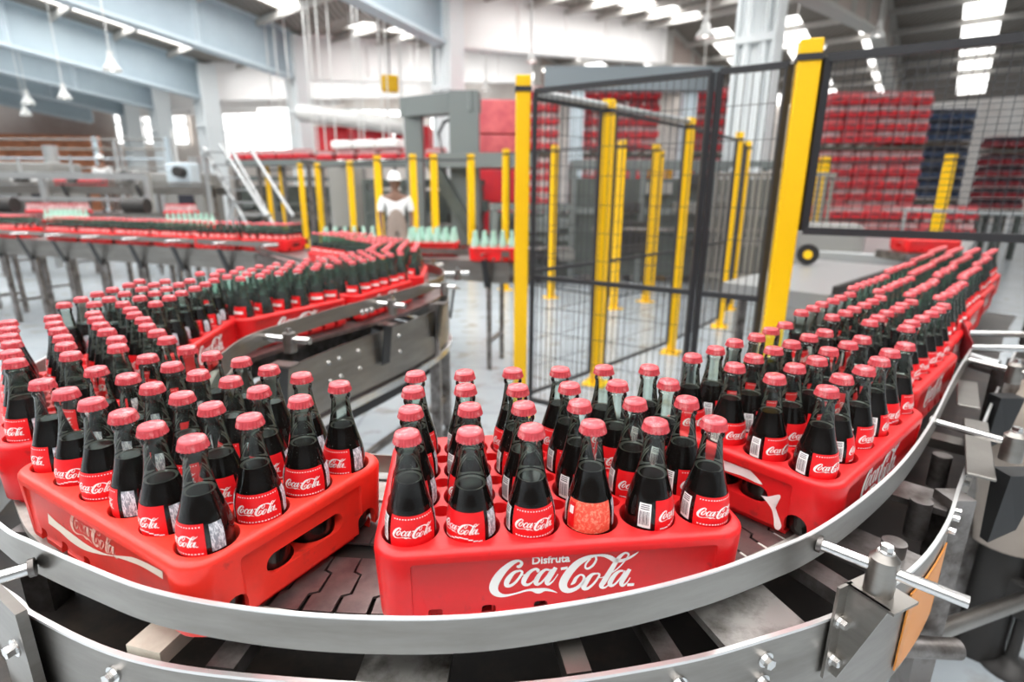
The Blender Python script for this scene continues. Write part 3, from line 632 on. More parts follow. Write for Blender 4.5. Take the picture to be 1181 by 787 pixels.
# wear strips, greasy pan, plate chain
MB().sweep(offset(RAIL, .052), [(0, .935), (0, .9485), (.04, .9485), (.04, .935)]).build('wear_strip', 'wear', conv)
MB().sweep(offset(cpath, .135), [(0, .938), (0, .9485), (.06, .9485), (.06, .938)]).build('inner_wear_strip', 'wear', conv)
MB().sweep(cpath, [(-.115, .925), (-.115, .938), (.15, .938), (.15, .925)]).build('chain_bed', 'grease', conv)
ch = MB(); cp = resample([(a, b, 0) for a, b in cpath], .040)
cp = [p for p in cp]
for lane, (o0, o1) in enumerate(((-.125, -.02), (.015, .125))):
    for i in range(1, len(cp) - 1):
        d = (cp[i + 1] - cp[i - 1]).normalized(); ang = math.atan2(d.y, d.x); T = Matrix.Translation((cp[i].x, cp[i].y, .9455)) @ Matrix.Rotation(ang, 4, 'Z')
        w = o1 - o0; pts = [(-.019, o0), (.019, o0), (.019, o0 + w * .28), (.030, o0 + w * .33), (.030, o0 + w * .66), (.019, o0 + w * .71), (.019, o1), (-.019, o1), (-.019, o0 + w * .73), (-.009, o0 + w * .68), (-.009, o0 + w * .31), (-.019, o0 + w * .26)]
        vs = [(a, b, 0) for a, b in pts] + [(a, b, .004) for a, b in pts]; n = 12
        # concave outline: split in three quads top and bottom
        top = [(12, 13, 14, 23), (23, 14, 15, 22), (22, 15, 16, 21), (21, 16, 17, 20), (20, 17, 18, 19)]
        ch.add(vs, top + [(k, (k + 1) % n, n + (k + 1) % n, n + k) for k in range(n)], 0, False, T)
fixn(ch.build('plate_chain', 'chain', conv).data)
# frame skirt outside the rail
FR = spline([(-1.245, 1.245, 0), (-1.0343, 0.8907, 0), (-0.8236, 0.7135, 0), (-0.6704, 0.6273, 0), (-0.6225, 0.5986, 0), (-0.4635, 0.5363, 0), (-0.2921, 0.5076, 0), (-0.0326, 0.4961, 0), (0.1829, 0.5296, 0), (0.3256, 0.5717, 0), (0.4587, 0.6225, 0), (0.6062, 0.7068, 0), (0.7432, 0.8207, 0), (0.8734, 0.9558, 0), (1.1109, 1.1971, 0), (1.4365, 1.5227, 0), (1.9154, 1.992, 0)], 8)
FR = [(p.x, p.y) for p in FR]; FR = [tuple(q) for q in offset(FR, -.004)]
MB().sweep(FR, lambda t: [(0, 0.713), (0, 0.9189), (.003, 0.9189), (.003, 0.713)]).build('side_skirt', 'steel', conv)
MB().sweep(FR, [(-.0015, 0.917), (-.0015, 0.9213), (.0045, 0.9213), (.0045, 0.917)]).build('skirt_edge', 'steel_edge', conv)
INF = offset(cpath, .215); MB().sweep(INF, [(0, .72), (0, .935), (.004, .935), (.004, .72)]).build('inner_skirt', 'steel_dk', conv)
# underside pan and cross members seen in the gap
MB().sweep(cpath, [(-.24, .76), (-.24, .765), (.21, .765), (.21, .76)]).build('drip_pan', 'grease', conv)
def along(path, i, off): q = Vector((*path[i][:2], 0)) + nrm_at(path, i) * off; return q
def nearest(path, x, y): return min(range(len(path)), key=lambda k: (path[k][0] - x) ** 2 + (path[k][1] - y) ** 2)
for (x, y, w, m, z, L) in [(-0.4405, 0.5363, .05, 'beige', 0.917, .12), (-0.3448, 0.5219, .035, 'steel_dk', 0.9094, .13), (-0.1149, 0.498, .11, 'stain', 0.8902, .16), (0.0862, 0.5076, .03, 'steel', 0.9094, .2), (0.2011, 0.5363, .03, 'steel_dk', 0.895, .2), (0.3448, 0.5842, .13, 'stain', 0.8969, .2), (0.498, 0.6512, .04, 'steel_dk', 0.9046, .2), (0.6321, 0.7279, .1, 'steel_dk', 0.8854, .2), (0.8236, 0.9098, .08, 'steel_dk', 0.895, .2), (1.0535, 1.1492, .05, 'steel', 0.9094, .2)]:
    i = nearest(FR, x, y); a = along(FR, i, .006); n = nrm_at(FR, i)
    mb = MB(); mb.beam(a + n * .003 + Vector((0, 0, z)), a + n * L + Vector((0, 0, z)), w, .012 if w > .06 else .022); mb.build('cross_member', m, conv)
for (x, y) in [(.60, .80), (.74, .93), (.93, 1.12)]:
    i = nearest(RAIL, x, y); a = along(RAIL, i, -.02); MB().cyl((a.x, a.y, .84), (a.x, a.y, .915), .018, 18).build('chain_guide_post', 'steel_dk', conv)
# skirt bolts in pairs
for (x, y) in [(-0.4788, 0.5411), (-0.3208, 0.5124), (0.1963, 0.5325), (0.3304, 0.5727), (-0.0192, 0.4961)]:
    i = nearest(FR, x, y); a = along(FR, i, 0); n = nrm_at(FR, i)
    for z in (0.8873, 0.8519):
        b = MB(); bolt(b, a + Vector((0, 0, z)), -n, .0075, 0, .011); b.build('hex_bolt', 'rod', conv)
for k in range(9):
    i = nearest(FR, .766 + k * .029, .843 + k * .0316); a = along(FR, i, 0); n = nrm_at(FR, i); b = MB(); bolt(b, a + Vector((0, 0, 0.8998 - .004 * (k % 2))), -n, .006, 0, .011); b.build('hex_bolt', 'rod', conv)
o_ = MB().sweep([FR[k] for k in range(nearest(FR, .594, 0.7322), nearest(FR, .766, .848))], [(-.004, 0.7322), (-.004, 0.8758), (-.0015, 0.8758), (-.0015, 0.7322)]).build('reflection_band', 'orange', conv); o_['label'] = 'orange reflection painted on the skirt'  # orange reflection in the steel skirt, painted as a strip
# rods, clamp blocks and brackets
def clamp(a, b, c, R=.017, r=.0078, bracket=True):
    """a rod start at the rail, b block centre, c rod end"""
    a, b, c = Vector(a), Vector(b), Vector(c)
    g = MB().cyl(a, c, r, 16).build('guide_rod', 'rod', conv)
    MB().cyl(a, a + (c - a).normalized() * .006, r * 1.5, 14).build('rod_collar', 'steel_dk', conv)
    k = MB().cyl(b + Vector((0, 0, -.034)), b + Vector((0, 0, .016)), R, 24); k.cyl(b + Vector((0, 0, .016)), b + Vector((0, 0, .024)), R, 24, 0, R * .6)
    k = k.build('clamp_block', 'steel', conv); h = MB(); h.cyl(b + Vector((0, 0, .024)), b + Vector((0, 0, .026)), R * .55, 16); h.cyl(b + Vector((0, 0, .026)), b + Vector((0, 0, .034)), R * .45, 6); h.build('clamp_bolt', 'rod', k)
    return b
clamp((0.4137, 0.6397, 1.008), (0.4712, 0.5919, 1.0051), (0.5363, 0.5363, 1.0023))
clamp((.872, 1.055, 1.01), (.962, .958, 1.005), (1.01, .906, 1.003), .018, .0075)
clamp((1.30, 1.50, 1.01), (1.365, 1.41, 1.005), (1.42, 1.334, 1.003), .018, .0075)
clamp((-0.5947, 0.5842, 1.0051), (-0.6895, 0.5219, 1.0032), (-0.7662, 0.4693, 1.0003))
# triangular bracket under the first clamp
i = nearest(FR, .455, .621); a = along(FR, i, -.001); n = -nrm_at(FR, i); t = Vector((n.y, -n.x, 0)) * -1
if t.x < 0: t = -t
def gusset(name, base, n, t, w, top, bot, reach, m='steel'):
    mb = MB(); e = .002; z = Vector((0, 0, 1))
    mb.add([base - t * w / 2 + z * top, base + t * w / 2 + z * top, base + t * w / 2 + n * reach + z * top, base - t * w / 2 + n * reach + z * top] + [p - z * .004 for p in (base - t * w / 2 + z * top, base + t * w / 2 + z * top, base + t * w / 2 + n * reach + z * top, base - t * w / 2 + n * reach + z * top)], [(0, 1, 2, 3), (7, 6, 5, 4), (0, 4, 5, 1), (1, 5, 6, 2), (2, 6, 7, 3), (3, 7, 4, 0)])
    for s in (-1,):
        q = base + t * s * w / 2
        mb.add([q + z * top, q + n * reach * .9 + z * top, q + n * .012 + z * bot, q + z * bot] + [p + t * .004 for p in (q + z * top, q + n * reach * .9 + z * top, q + n * .012 + z * bot, q + z * bot)], [(0, 1, 2, 3), (7, 6, 5, 4), (0, 4, 5, 1), (1, 5, 6, 2), (2, 6, 7, 3), (3, 7, 4, 0)])
    mb.add([base - t * w * .85 + n * k + z * h for k in (.001, .005) for h in (bot, top)] + [base - t * w * .3 + n * k + z * h for k in (.001, .005) for h in (bot, top)], [(0, 1, 3, 2), (4, 6, 7, 5), (0, 4, 5, 1), (2, 3, 7, 6), (0, 2, 6, 4), (1, 5, 7, 3)])
    o = mb.build(name, m, conv); fixn(o.data)
    for h in (.62, .2):
        b = MB(); bolt(b, base - t * w * .62 + n * .005 + z * (bot + (top - bot) * h), n, .0065, 0, .011); b.build('hex_bolt', 'rod', o)
gusset('clamp_bracket', a, n, t, .05, 0.9716, 0.828, .062)
i = nearest(FR, -.632, .603); a = along(FR, i, -.001); n = -nrm_at(FR, i)
lb = MB(); lb.beam(a + n * .01 + Vector((-.075, .045, 0.8471)), a + n * .01 + Vector((.018, -.012, 0.8471)), .012, .19); q_ = lb.build('mounting_plate', 'steel', conv)
b = MB(); bolt(b, a + n * .017 + Vector((.0, -.004, 0.8854)), n, .0085, 0, .012); b.build('hex_bolt', 'rod', q_)
# second and third bracket plates on the right: long pale channel, dark gussets
for (x, y, rz, L, z) in [(.93, 1.08, 52, .34, .95), (1.13, 1.36, 52, .24, .965)]:
    MB().box((x + .06, y - .02, z), (L, .045, .006), math.radians(rz), 0, None, .002).build('channel_plate', 'steel', conv)
for p in ((.985, .96), (1.33, 1.38)):
    mb = MB(); x, y = p; z1 = .945
    mb.add([(x - .03, y - .02, z1), (x + .035, y - .02, z1), (x + .03, y + .0, z1 - .13), (x - .02, y, z1 - .16), (x - .03, y + .02, z1), (x + .035, y + .02, z1), (x + .03, y + .02, z1 - .13), (x - .02, y + .02, z1 - .16)], [(0, 1, 2, 3), (7, 6, 5, 4), (0, 4, 5, 1), (1, 5, 6, 2), (2, 6, 7, 3), (3, 7, 4, 0)])
    fixn(mb.build('black_gusset', 'rubber', conv).data)
# bottom centre latch plate
MB().beam((-.225, .467, .871), (-.158, .462, .871), .03, .045).build('latch_plate', 'iron', conv)
# legs and cross tubes
def leg(x, y, z1, parent, w=.045, m='steel_dk', foot=True):
    o = MB().box((x, y, (z1 + .05) / 2 + .02), (w, w, z1 - .05)).build('leg', m, parent)
    if foot: MB().lathe([(.045, 0), (.045, .012), (.018, .03), (.012, .08)], 16, 0, Matrix.Translation((x, y, 0))).build('levelling_foot', 'iron', o)
for x, y in [(.835, .915), (-.80, .80), (1.75, 1.80), (.50, 1.25), (-.25, .98), (1.25, 1.9), (2.4, 2.45)]: leg(x, y, .9, conv)
MB().cyl((.50, .84, .42), (1.6, .80, .45), .022, 14).build('cross_tube', 'steel_dk', conv)
MB().cyl((.45, .82, .68), (.86, .86, .62), .02, 14).build('cross_tube', 'steel_dk', conv)

# bend conveyor behind (serpentine)
P2 = [(-1.035, 1.56), (-1.0, 1.75), (-.89, 1.985), (-.655, 2.43), (-.565, 2.93), (-.79, 3.39), (-1.17, 3.80), (-1.62, 4.35), (-2.1, 4.93)]
p2 = [(q.x, q.y) for q in spline([(a, b, 0) for a, b in P2], 10)]
bend = thing('bend_conveyor', 'steel S-bend conveyor with bolted side plates behind the front crates', 'conveyor')
RZ = 1.055
R2p = [(q.x, q.y) for q in spline([(-0.7504, 1.3468, 0), (-0.7696, 1.5392, 0), (-0.7167, 1.7316, 0), (-0.6397, 1.9529, 0), (-0.5483, 2.1549, 0), (-0.4521, 2.3858, 0), (-0.38, 2.6455, 0), (-0.3608, 2.886, 0), (-0.4233, 3.1265, 0), (-0.5964, 3.367, 0), (-0.8466, 3.5979, 0), (-1.2025, 3.9634, 0)], 8)]
MB().sweep(R2p, [(0, 1.005), (0, RZ), (.004, RZ), (.004, 1.005)]).build('guide_rail', 'steel', bend)
MB().sweep(offset(p2, .19), [(0, .97), (0, 1.0), (.004, 1.0), (.004, .97)]).build('inner_guide_rail', 'steel', bend)
MB().sweep(p2, [(-.19, .935), (-.19, .9495), (.19, .9495), (.19, .935)]).build('chain_bed', 'chain', bend)
sk = offset(R2p, -.015)
MB().sweep(sk, [(0, .70), (0, .915), (.004, .915), (.004, .70)]).build('side_skirt', 'steel', bend)
MB().sweep(offset(R2p, -.03), lambda t: [(0, .655), (0, .685), (.03, .69), (.03, .655)]).build('skirt_pipe', 'rod', bend)
MB().sweep(offset(R2p, .03), lambda t: [(0, .58), (0, .66), (.25, .66), (.25, .58)]).build('return_trough', 'rubber', bend)
MB().sweep(offset(p2, .21), [(0, .72), (0, .94), (.004, .94), (.004, .72)]).build('inner_skirt', 'steel_dk', bend)
for (x, y, L) in [(-.80, 1.63, .16), (-.60, 2.17, .14), (-.44, 2.58, .13), (-.375, 3.0, .14), (-.50, 3.35, .14)]:
    i = nearest(R2p, x, y); a = along(R2p, i, 0); n = -nrm_at(R2p, i); z = Vector((0, 0, 1.032))
    MB().cyl(a + z, a + n * L + z, .011, 12).build('guide_rod', 'rod', bend)
    q = a + n * L * .55; k = MB().cyl(q + z + Vector((0, 0, -.04)), q + z + Vector((0, 0, .02)), .019, 16).build('clamp_block', 'steel', bend)
    MB().cyl(q + z + Vector((0, 0, .02)), q + z + Vector((0, 0, .034)), .009, 6).build('clamp_bolt', 'rod', k)
    MB().beam(a + n * .02 + Vector((0, 0, .95)), a + n * (L * .62) + Vector((0, 0, .95)), .05, .006).build('clamp_bracket', 'steel_dk', bend)
    MB().beam(a + n * .03 + Vector((0, 0, .78)), a + n * .055 + Vector((0, 0, .95)), .05, .006).build('clamp_gusset', 'rubber', bend)
for (x, y) in [(-.78, 1.72), (-.72, 1.9), (-.70, 1.96), (-.60, 2.2), (-.55, 2.3), (-.66, 2.05)]:
    i = nearest(R2p, x, y); a = along(R2p, i, -.015); n = -nrm_at(R2p, i)
    for z in (.87, .80): b = MB(); bolt(b, a + Vector((0, 0, z)), n, .006, 0, .009); b.build('hex_bolt', 'rod', bend)
for k in range(3):
    i = nearest(R2p, -.64 + k * .012, 2.09 + k * .03); a = along(R2p, i, 0); n = -nrm_at(R2p, i); b = MB(); bolt(b, a + Vector((0, 0, 1.01)), n, .008); b.build('hex_bolt', 'rod', bend)
for x, y in [(-.385, 2.62), (-.40, 3.15), (-.92, 1.75), (-.95, 2.5), (-1.1, 3.3), (-1.5, 3.9)]: leg(x, y, .92, bend, .05)
MB().beam((-.385, 2.62, .62), (-.75, 2.75, .62), .04, .05).build('cross_beam', 'rubber', bend)
MB().beam((-.385, 2.62, .12), (-.95, 2.5, .12), .03, .03).build('cross_beam', 'steel_dk', bend)
MB().beam((-.92, 1.75, .25), (-.40, 3.15, .25), .03, .03).build('cross_beam', 'steel_dk', bend)

def straight_conveyor(label, pts, zc=.949, hw=.2, rail=True, rods=True, legs=.9, skirt=.16, bed='steel_dk', name='straight_conveyor'):
    c = thing(name, label, 'conveyor'); pth = [(a, b) for a, b in pts]
    n = max(int(sum((Vector(a) - Vector(b)).length for a, b in zip(pth, pth[1:])) / .25), 1)
    MB().sweep(pth, [(-hw, zc - .015), (-hw, zc), (hw, zc), (hw, zc - .015)], 0, False).build('belt', bed, c)
    for s in (-1, 1):
        MB().sweep(pth, [(s * hw, zc - skirt), (s * hw, zc + .01), (s * (hw + .012), zc + .01), (s * (hw + .012), zc - skirt)], 0, False).build('side_frame', 'steel', c)
        if rail: MB().sweep(pth, [(s * (hw - .01), zc + .05), (s * (hw - .01), zc + .095), (s * (hw - .004), zc + .095), (s * (hw - .004), zc + .05)], 0, False).build('guide_rail', 'steel', c)
    rs = resample([(a, b, 0) for a, b in pth], legs)
    for i, p in enumerate(rs):
        nn = nrm_at([(q.x, q.y) for q in rs], i) if len(rs) > 1 else Vector((0, 1, 0))
        for s in (-1, 1):
            q = p + nn * s * (hw - .02); MB().box((q.x, q.y, (zc - .02) / 2), (.04, .04, zc - .03)).build('leg', 'steel_dk', c)
        MB().beam(p + nn * (hw - .02) + Vector((0, 0, .25)), p - nn * (hw - .02) + Vector((0, 0, .25)), .03, .03).build('stretcher', 'steel_dk', c)
        if rods:
            for s in (1, -1)[:1]:
                d_ = nn * s
                if d_.y > 0: d_ = -d_
                a = p + d_ * (hw - .01) + Vector((0, 0, zc + .075)); MB().cyl(a, a + d_ * .17, .012, 8).build('guide_rod', 'rod', c)
                MB().beam(p + d_ * (hw + .02) + Vector((0, 0, zc - .2)), p + d_ * (hw + .1) + Vector((0, 0, zc + .03)), .05, .012).build('rod_bracket', 'rubber', c)
    return c
straight_conveyor('long straight conveyor running away to the left behind the S-bend', [(-1.95, 4.90), (-4.2, 5.71), (-8.2, 7.25)], legs=.55)
# green-blue floor cabinet by the back line
MB()

# ================================================================ safety fences
def post(parent, x, y, zt, rz, w=.075, base=True):
    o = MB().box((x, y, zt / 2), (w, w, zt), rz, 0, None, .006).build('yellow_post', 'yellow', parent)
    MB().box((x, y, zt - .075), (w + .012, w + .012, .028), rz).build('post_clamp', 'black', o)
    if base: MB().box((x, y, .006), (w * 2.2, w * 2.2, .012), rz).build('base_plate', 'yellow', o)
    return o
def panel(parent, a, b, z0, z1, vs=.033, hs=.15, r=.0016, mids=(), mrail='black', fw=.03, wire='wire'):
    a, b = Vector((*a, 0)), Vector((*b, 0)); d = (b - a); L = d.length; d.normalize(); Z = Vector((0, 0, 1))
    f = MB()
    for z in (z0, z1): f.beam(a + Z * z, b + Z * z, fw, fw)
    for p in (a, b): f.beam(p + Z * z0, p + Z * z1, fw, fw)
    o = f.build('panel_frame', 'black', parent)
    for z in mids: MB().beam(a + Z * z, b + Z * z, fw * .8, fw).build('mid_rail', mrail, parent)
    w = MB(); k = int(L / vs)
    for i in range(1, k): p = a + d * (L * i / k); w.beam(p + Z * z0, p + Z * z1, r * 2, r * 2)
    z = z0 + hs
    while z < z1: w.beam(a + Z * z, b + Z * z, r * 2, r * 2); z += hs
    w.build('wire_mesh', wire, parent)
FA = thing('safety_fence', 'near black mesh safety fence between two thick yellow posts and over the crates', 'fence')
P1, PB = Vector((.055, 3.50)), Vector((1.325, 2.70)); dA = (PB - P1).normalized(); ra = math.atan2(dA.y, dA.x)
post(FA, P1.x, P1.y, 2.13, ra + .6, .085); post(FA, PB.x, PB.y, 2.13, ra + .25, .095)
a = P1 + dA * .085; m1 = P1.lerp(PB, .735); b = PB - dA * .075
panel(FA, a, m1 - dA * .02, .12, 2.04, .036, .16, .0016, (.95,), 'black', .028)
panel(FA, m1 + dA * .02, b, .12, 2.04, .036, .16, .0016, (.95,), 'black', .028)
panel(FA, PB + dA * .075, PB + dA * 1.9, 1.30, 2.05, .037, .026, .0011, (), 'black', .034)
FB_ = thing('safety_fence', 'mesh fence running back from the left near post with a pale top tube', 'fence')
pB = [P1, Vector((.67, 4.12)), Vector((1.52, 5.02)), Vector((2.38, 6.10)), Vector((2.88, 7.1))]
for i in range(1, 5):
    dB = (pB[i] - pB[i - 1]).normalized(); post(FB_, pB[i].x, pB[i].y, 2.1, math.atan2(dB.y, dB.x) + .3, .08)
    panel(FB_, pB[i - 1] + dB * .1, pB[i] - dB * .09, .12, 2.02, .05, .19, .0018, (.97,), 'black', .022)
MB().cyl((P1.x + .08, P1.y + .06, 2.05), (pB[2].x, pB[2].y, 2.07), .024, 10).build('top_tube', 'galv', FB_)['label'] = 'pale galvanised tube'
FC = thing('safety_fence', 'yellow posted safety fence standing in front of the dark machines, centre', 'fence')
pC = [(-.11, 8.5), (.56, 7.85), (1.34, 7.1), (1.88, 7.6), (2.2, 8.6)]
for i, p in enumerate(pC):
    post(FC, p[0], p[1], 2.1, .4, .085)
    if i: 
        q0, q1 = Vector(pC[i - 1]), Vector(p); dd_ = (q1 - q0).normalized(); panel(FC, q0 + dd_ * .08, q1 - dd_ * .08, .15, 2.03, .1, .3, .003, (), 'black', .02)
FD = thing('safety_fence', 'row of yellow fence posts behind the helmeted worker', 'fence')
pD = [(-.75, 10.1), (-1.42, 10.2), (-1.80, 10.25), (-2.57, 10.8), (-3.55, 12.4), (-4.67, 13.6), (-5.15, 13.8), (-6.2, 15.2), (-6.65, 15.4)]
for i, p in enumerate(pD):
    post(FD, p[0], p[1], 2.13, .4, .125 if i > 2 else .11)
    if i:
        q0, q1 = Vector(pD[i - 1]), Vector(p); dd_ = (q1 - q0).normalized(); MB().beam((*(q0), 2.03), (*(q1), 2.03), .03, .03).build('top_rail', 'black', FD)
FE = thing('safety_fence', 'short yellow posts in front of the stacked pallets on the right', 'fence')
for x, y in [(5.3, 9.75), (6.85, 9.0), (3.4, 12.5), (2.9, 11.8), (5.9, 11.2)]: post(FE, x, y, 2.1, .4, .13)
MB().beam((5.3, 9.75, 2.0), (6.85, 9.0, 2.0), .03, .03).build('top_rail', 'black', FE)

# ================================================================ stacked crates on pallets
def stack_crate_mesh(m1, m2, m3, name):
    mb = MB(); mb.box((0, 0, .06), (.455, .298, .12), 0, 0, None, .014)
    for s in (-1, 1): mb.box((0, s * .158, .07), (.34, .006, .075), 0, 0); mb.box((s * .229, 0, .09), (.012, .12, .03), 0, 3)
    for i in range(6):
        for j in range(4): x, y = (i - 2.5) * PX, (j - 1.5) * PY; mb.cyl((x, y * .95, .11), (x, y * .95, .21), .033, 7, 1, .021, False); mb.cyl((x, y, .2), (x, y, .232), .0165, 7, 2)
    return mb.mesh(name, [m1, m2, m3, 'ink'])
SCM = {'red': stack_crate_mesh('red_far', 'wrap', 'cap', 'stacked_red'), 'dk': stack_crate_mesh('dkred', 'ink', 'dkred', 'stacked_dark'), 'blue': stack_crate_mesh('blue', 'ink', 'blue', 'stacked_blue'), 'pink': stack_crate_mesh('red_far', 'pink', 'cap', 'stacked_pink')}
NS = [0]; PT_ = .328
def stack(x, y, z, deg, nx, nz, col, where, side=2, pitch=.245, colour='red', pallets=True):
    """front layer of crates, nx wide and nz high, with `side` crates going back at the right-hand end"""
    th = math.radians(deg); c, s = math.cos(th), math.sin(th)
    for k in range(nz):
        for i in range(nx):
            px, py = x + c * i * PT_, y + s * i * PT_
            cc = random.choice(['red', 'red', 'pink']) if col == 'red' else col
            o = link('bottle_crate', SCM[cc], None, (px, py, z + k * pitch + (k // 5) * .14), th + PI / 2 + random.uniform(-.02, .02))
            tag(o, '%s crate %s, %s layer, %s from left' % (colour, where, ORD[k], ORD[i]), 'crate', 'crates stacked ' + where); NS[0] += 1
        for j in range(1, side + 1):
            px, py = x + c * (nx - 1) * PT_ - s * j * .475, y + s * (nx - 1) * PT_ + c * j * .475
            o = link('bottle_crate', SCM[col], None, (px, py, z + k * pitch + (k // 5) * .14), th + PI / 2)
            tag(o, '%s crate on right flank %s, %s layer, %s back' % (colour, where, ORD[k], ORD[j - 1]), 'crate', 'crates stacked ' + where); NS[0] += 1
    if z > .6:
        sd = thing('storage_stand', 'dark steel stand under the crates ' + where, 'stand', (x + c * (nx - 1) * PT_ / 2 - s * side * .237, y + s * (nx - 1) * PT_ / 2 + c * side * .237, 0), th)
        MB().box((0, 0, z - .165), (nx * PT_, side * .475 + .45, .05)).build('deck', 'machine', sd)
        for sx in (-.47, 0, .47):
            for sy in (-.4, .4): MB().box((sx * nx * PT_, sy * (side * .475 + .45), (z - .19) / 2), (.1, .1, z - .19)).build('leg', 'machine', sd)
    for q in range((nz - 1) // 5 + 1):
        zz = z + q * (5 * pitch + .14) - .07; mb = MB(); L = nx * PT_
        mx_, my_ = x + c * (nx - 1) * PT_ / 2 - s * side * .237, y + s * (nx - 1) * PT_ / 2 + c * side * .237
        for w in (-.5, 0, .5): mb.box((mx_ - s * w * (side * .475 + .3), my_ + c * w * (side * .475 + .3), zz - .03), (L, .09, .07), th)
        for w in range(7): mb.box((mx_ + c * (w / 6 - .5) * (L - .1), my_ + s * (w / 6 - .5) * (L - .1), zz + .03), (.1, side * .475 + .4, .02), th)
        tag(mb.build('wooden_pallet', 'wood'), 'wooden pallet %s, %s from the bottom' % (where, ORD[q]), 'pallet', 'pallets ' + where)
stack(6.4, 11.8, 1.15, -4, 6, 9, 'red', 'in the tall bright block at right', 2, .24)
stack(5.6, 10.45, .20, -4, 9, 4, 'red', 'in the low row under the right block', 0, .29)
stack(10.0, 14.8, 1.45, -4, 5, 8, 'blue', 'in the blue stack at right', 0, .25, 'blue')
stack(11.3, 13.6, 1.2, -4, 3, 6, 'dk', 'in the dark red stack at far right', 0, .25, 'dark red')
stack(.46, 12.2, 1.0, -3, 2, 10, 'red', 'just right of the near left post', 0)
stack(1.55, 12.3, 1.0, -3, 5, 10, 'red', 'in the middle block behind the fence', 0)
stack(3.85, 12.2, 1.0, -3, 5, 10, 'red', 'in the block left of the big column', 0)
# big plain red boxes left of the fence
bx = MB().box((0, 0, .35), (1.0, 1.0, .70), 0, 0, None, .03).mesh('plain_box', 'red_far'); bxp = MB().box((0, 0, .35), (1.0, 1.0, .70), 0, 0, None, .03).mesh('plain_box', 'pink')
rb_l = ['tall red bin stack by the left near post, %s level', 'tall red bin stack set slightly back by the near post, %s level']
for k in range(4):
    o = link('storage_bin', bxp if k > 1 else bx, None, (-.3, 13.2, .55 + k * .725), .05); tag(o, 'big plain red bin left of the near yellow post, %s level' % ORD[k], 'bin', 'red bins behind the fence')
    o = link('storage_bin', bx, None, (-.35, 14.8, .55 + k * .725), .05); tag(o, 'big plain red bin behind the portal frame, %s level' % ORD[k], 'bin', 'red bins behind the fence')
def stand(x, y, w, d, z, rz, what):
    r = thing('storage_stand', what, 'stand', (x, y, 0), rz); MB().box((0, 0, z - .03), (w, d, .06)).build('deck', 'machine', r)
    for sx in (-.46, .46):
        for sy in (-.42, .42): MB().box((sx * w, sy * d, (z - .06) / 2), (.09, .09, z - .06)).build('leg', 'machine', r)
stand(-.3, 13.2, 1.1, 1.0, .55, .05, 'dark stand under the red bins left of the near yellow post')
stand(-.35, 14.8, 1.1, 1.0, .55, .05, 'dark stand under the red bins behind the portal frame')
for k, (x, z) in enumerate([(-3.0, 2.7), (-4.3, 2.7), (-5.5, 2.5)]):
    o = link('storage_bin', bx, None, (x, 17.6 + .2 * k, 2.68), 0); tag(o, 'red bin on the high conveyor left of the portal frame, %s from it' % ORD[k], 'bin', 'red bins on the high conveyor')

# ================================================================ machines
def tagged(name, mb, m, label, cat): o = mb.build(name, m); return tag(o, label, cat)
PT = thing('portal_frame', 'tall grey portal frame of the palletising machine', 'machine frame')
MB().beam((-2.0, 11.7, 0), (-2.0, 11.7, 3.2), .34, .3).build('upright', 'machine_lt', PT)
MB().beam((-.93, 11.1, 0), (-.93, 11.1, 3.3), .55, .4).build('upright', 'machine_lt', PT)
MB().beam((-2.17, 11.76, 3.1), (-.7, 11.02, 3.12), .36, .36).build('cross_beam', 'machine_lt', PT)
MB().beam((-1.5, 10.85, 2.06), (.42, 10.45, 2.06), .2, .26).build('carriage_beam', 'machine_lt', PT)
MB().beam((-1.52, 10.8, 2.0), (-.62, 10.5, .5), .2, .2).build('diagonal_brace', 'machine', PT)
MB().tube([(-1.4, 11.4, 2.2), (-1.47, 11.4, 2.6), (-1.35, 11.35, 2.8), (-1.1, 11.3, 2.9)], .03).build('cable', 'rubber', PT)
def machine(label, x, y, w, d, h, rz=0, m='machine', seed=0, extra=6):
    rnd = random.Random(seed); r = thing('palletising_machine', label, 'machine', (x, y, 0), rz)
    MB().box((0, 0, h * .42 + .08), (w, d, h * .8), 0, 0, None, .02).build('body', m, r)
    f = MB()
    for sx in (-.5, -.17, .17, .5):
        for sy in (-.5, .5): f.box((sx * w * .98, sy * d * .98, h / 2), (.09, .09, h))
    for z in (h * .62, h): 
        for sy in (-.5, .5): f.box((0, sy * d * .98, z - .05), (w, .1, .1))
        for sx in (-.5, .5): f.box((sx * w * .98, 0, z - .05), (.1, d, .1))
    f.build('frame', 'machine_lt' if seed % 2 else m, r)
    for k in range(extra):
        a = rnd.uniform(-.45, .45) * w; z = rnd.uniform(.3, .9) * h; s_ = rnd.uniform(.15, .4)
        MB().box((a, -d / 2 - .05, z), (s_ * 1.6, .16, s_ * .7), 0, 0, None, .01).build('access_cover', rnd.choice(['machine_lt', 'greybox', 'machine', 'iron']), r)
    MB().cyl((-w * .4, -d / 2 - .12, h * .45), (w * .45, -d / 2 - .12, h * .45), .035, 10).build('drive_shaft', 'steel_dk', r)
    MB().cyl((w * .2, -d / 2 - .14, h * .3), (w * .2, -d / 2 - .42, h * .3), .13, 16).build('motor', 'iron', r)
    return r
machine('dark grey-green machine block left of the helmeted worker', -3.1, 14.2, 2.7, 1.2, 1.7, .15, 'machine', 1)
machine('dark machine block behind the stair and yellow posts', -6.6, 17.2, 3.0, 1.2, 1.9, .15, 'machine', 7)
machine('dark machine under the portal frame', -1.95, 12.9, 2.6, 1.1, 1.75, -.05, 'machine', 2, 9)
machine('dark machine behind the centre of the fence', 2.75, 9.9, 3.5, 1.2, 2.0, -.05, 'machine', 3, 10)
machine('dark machine behind the right part of the fence', 5.3, 13.2, 2.0, 1.0, 1.45, -.05, 'machine', 4)
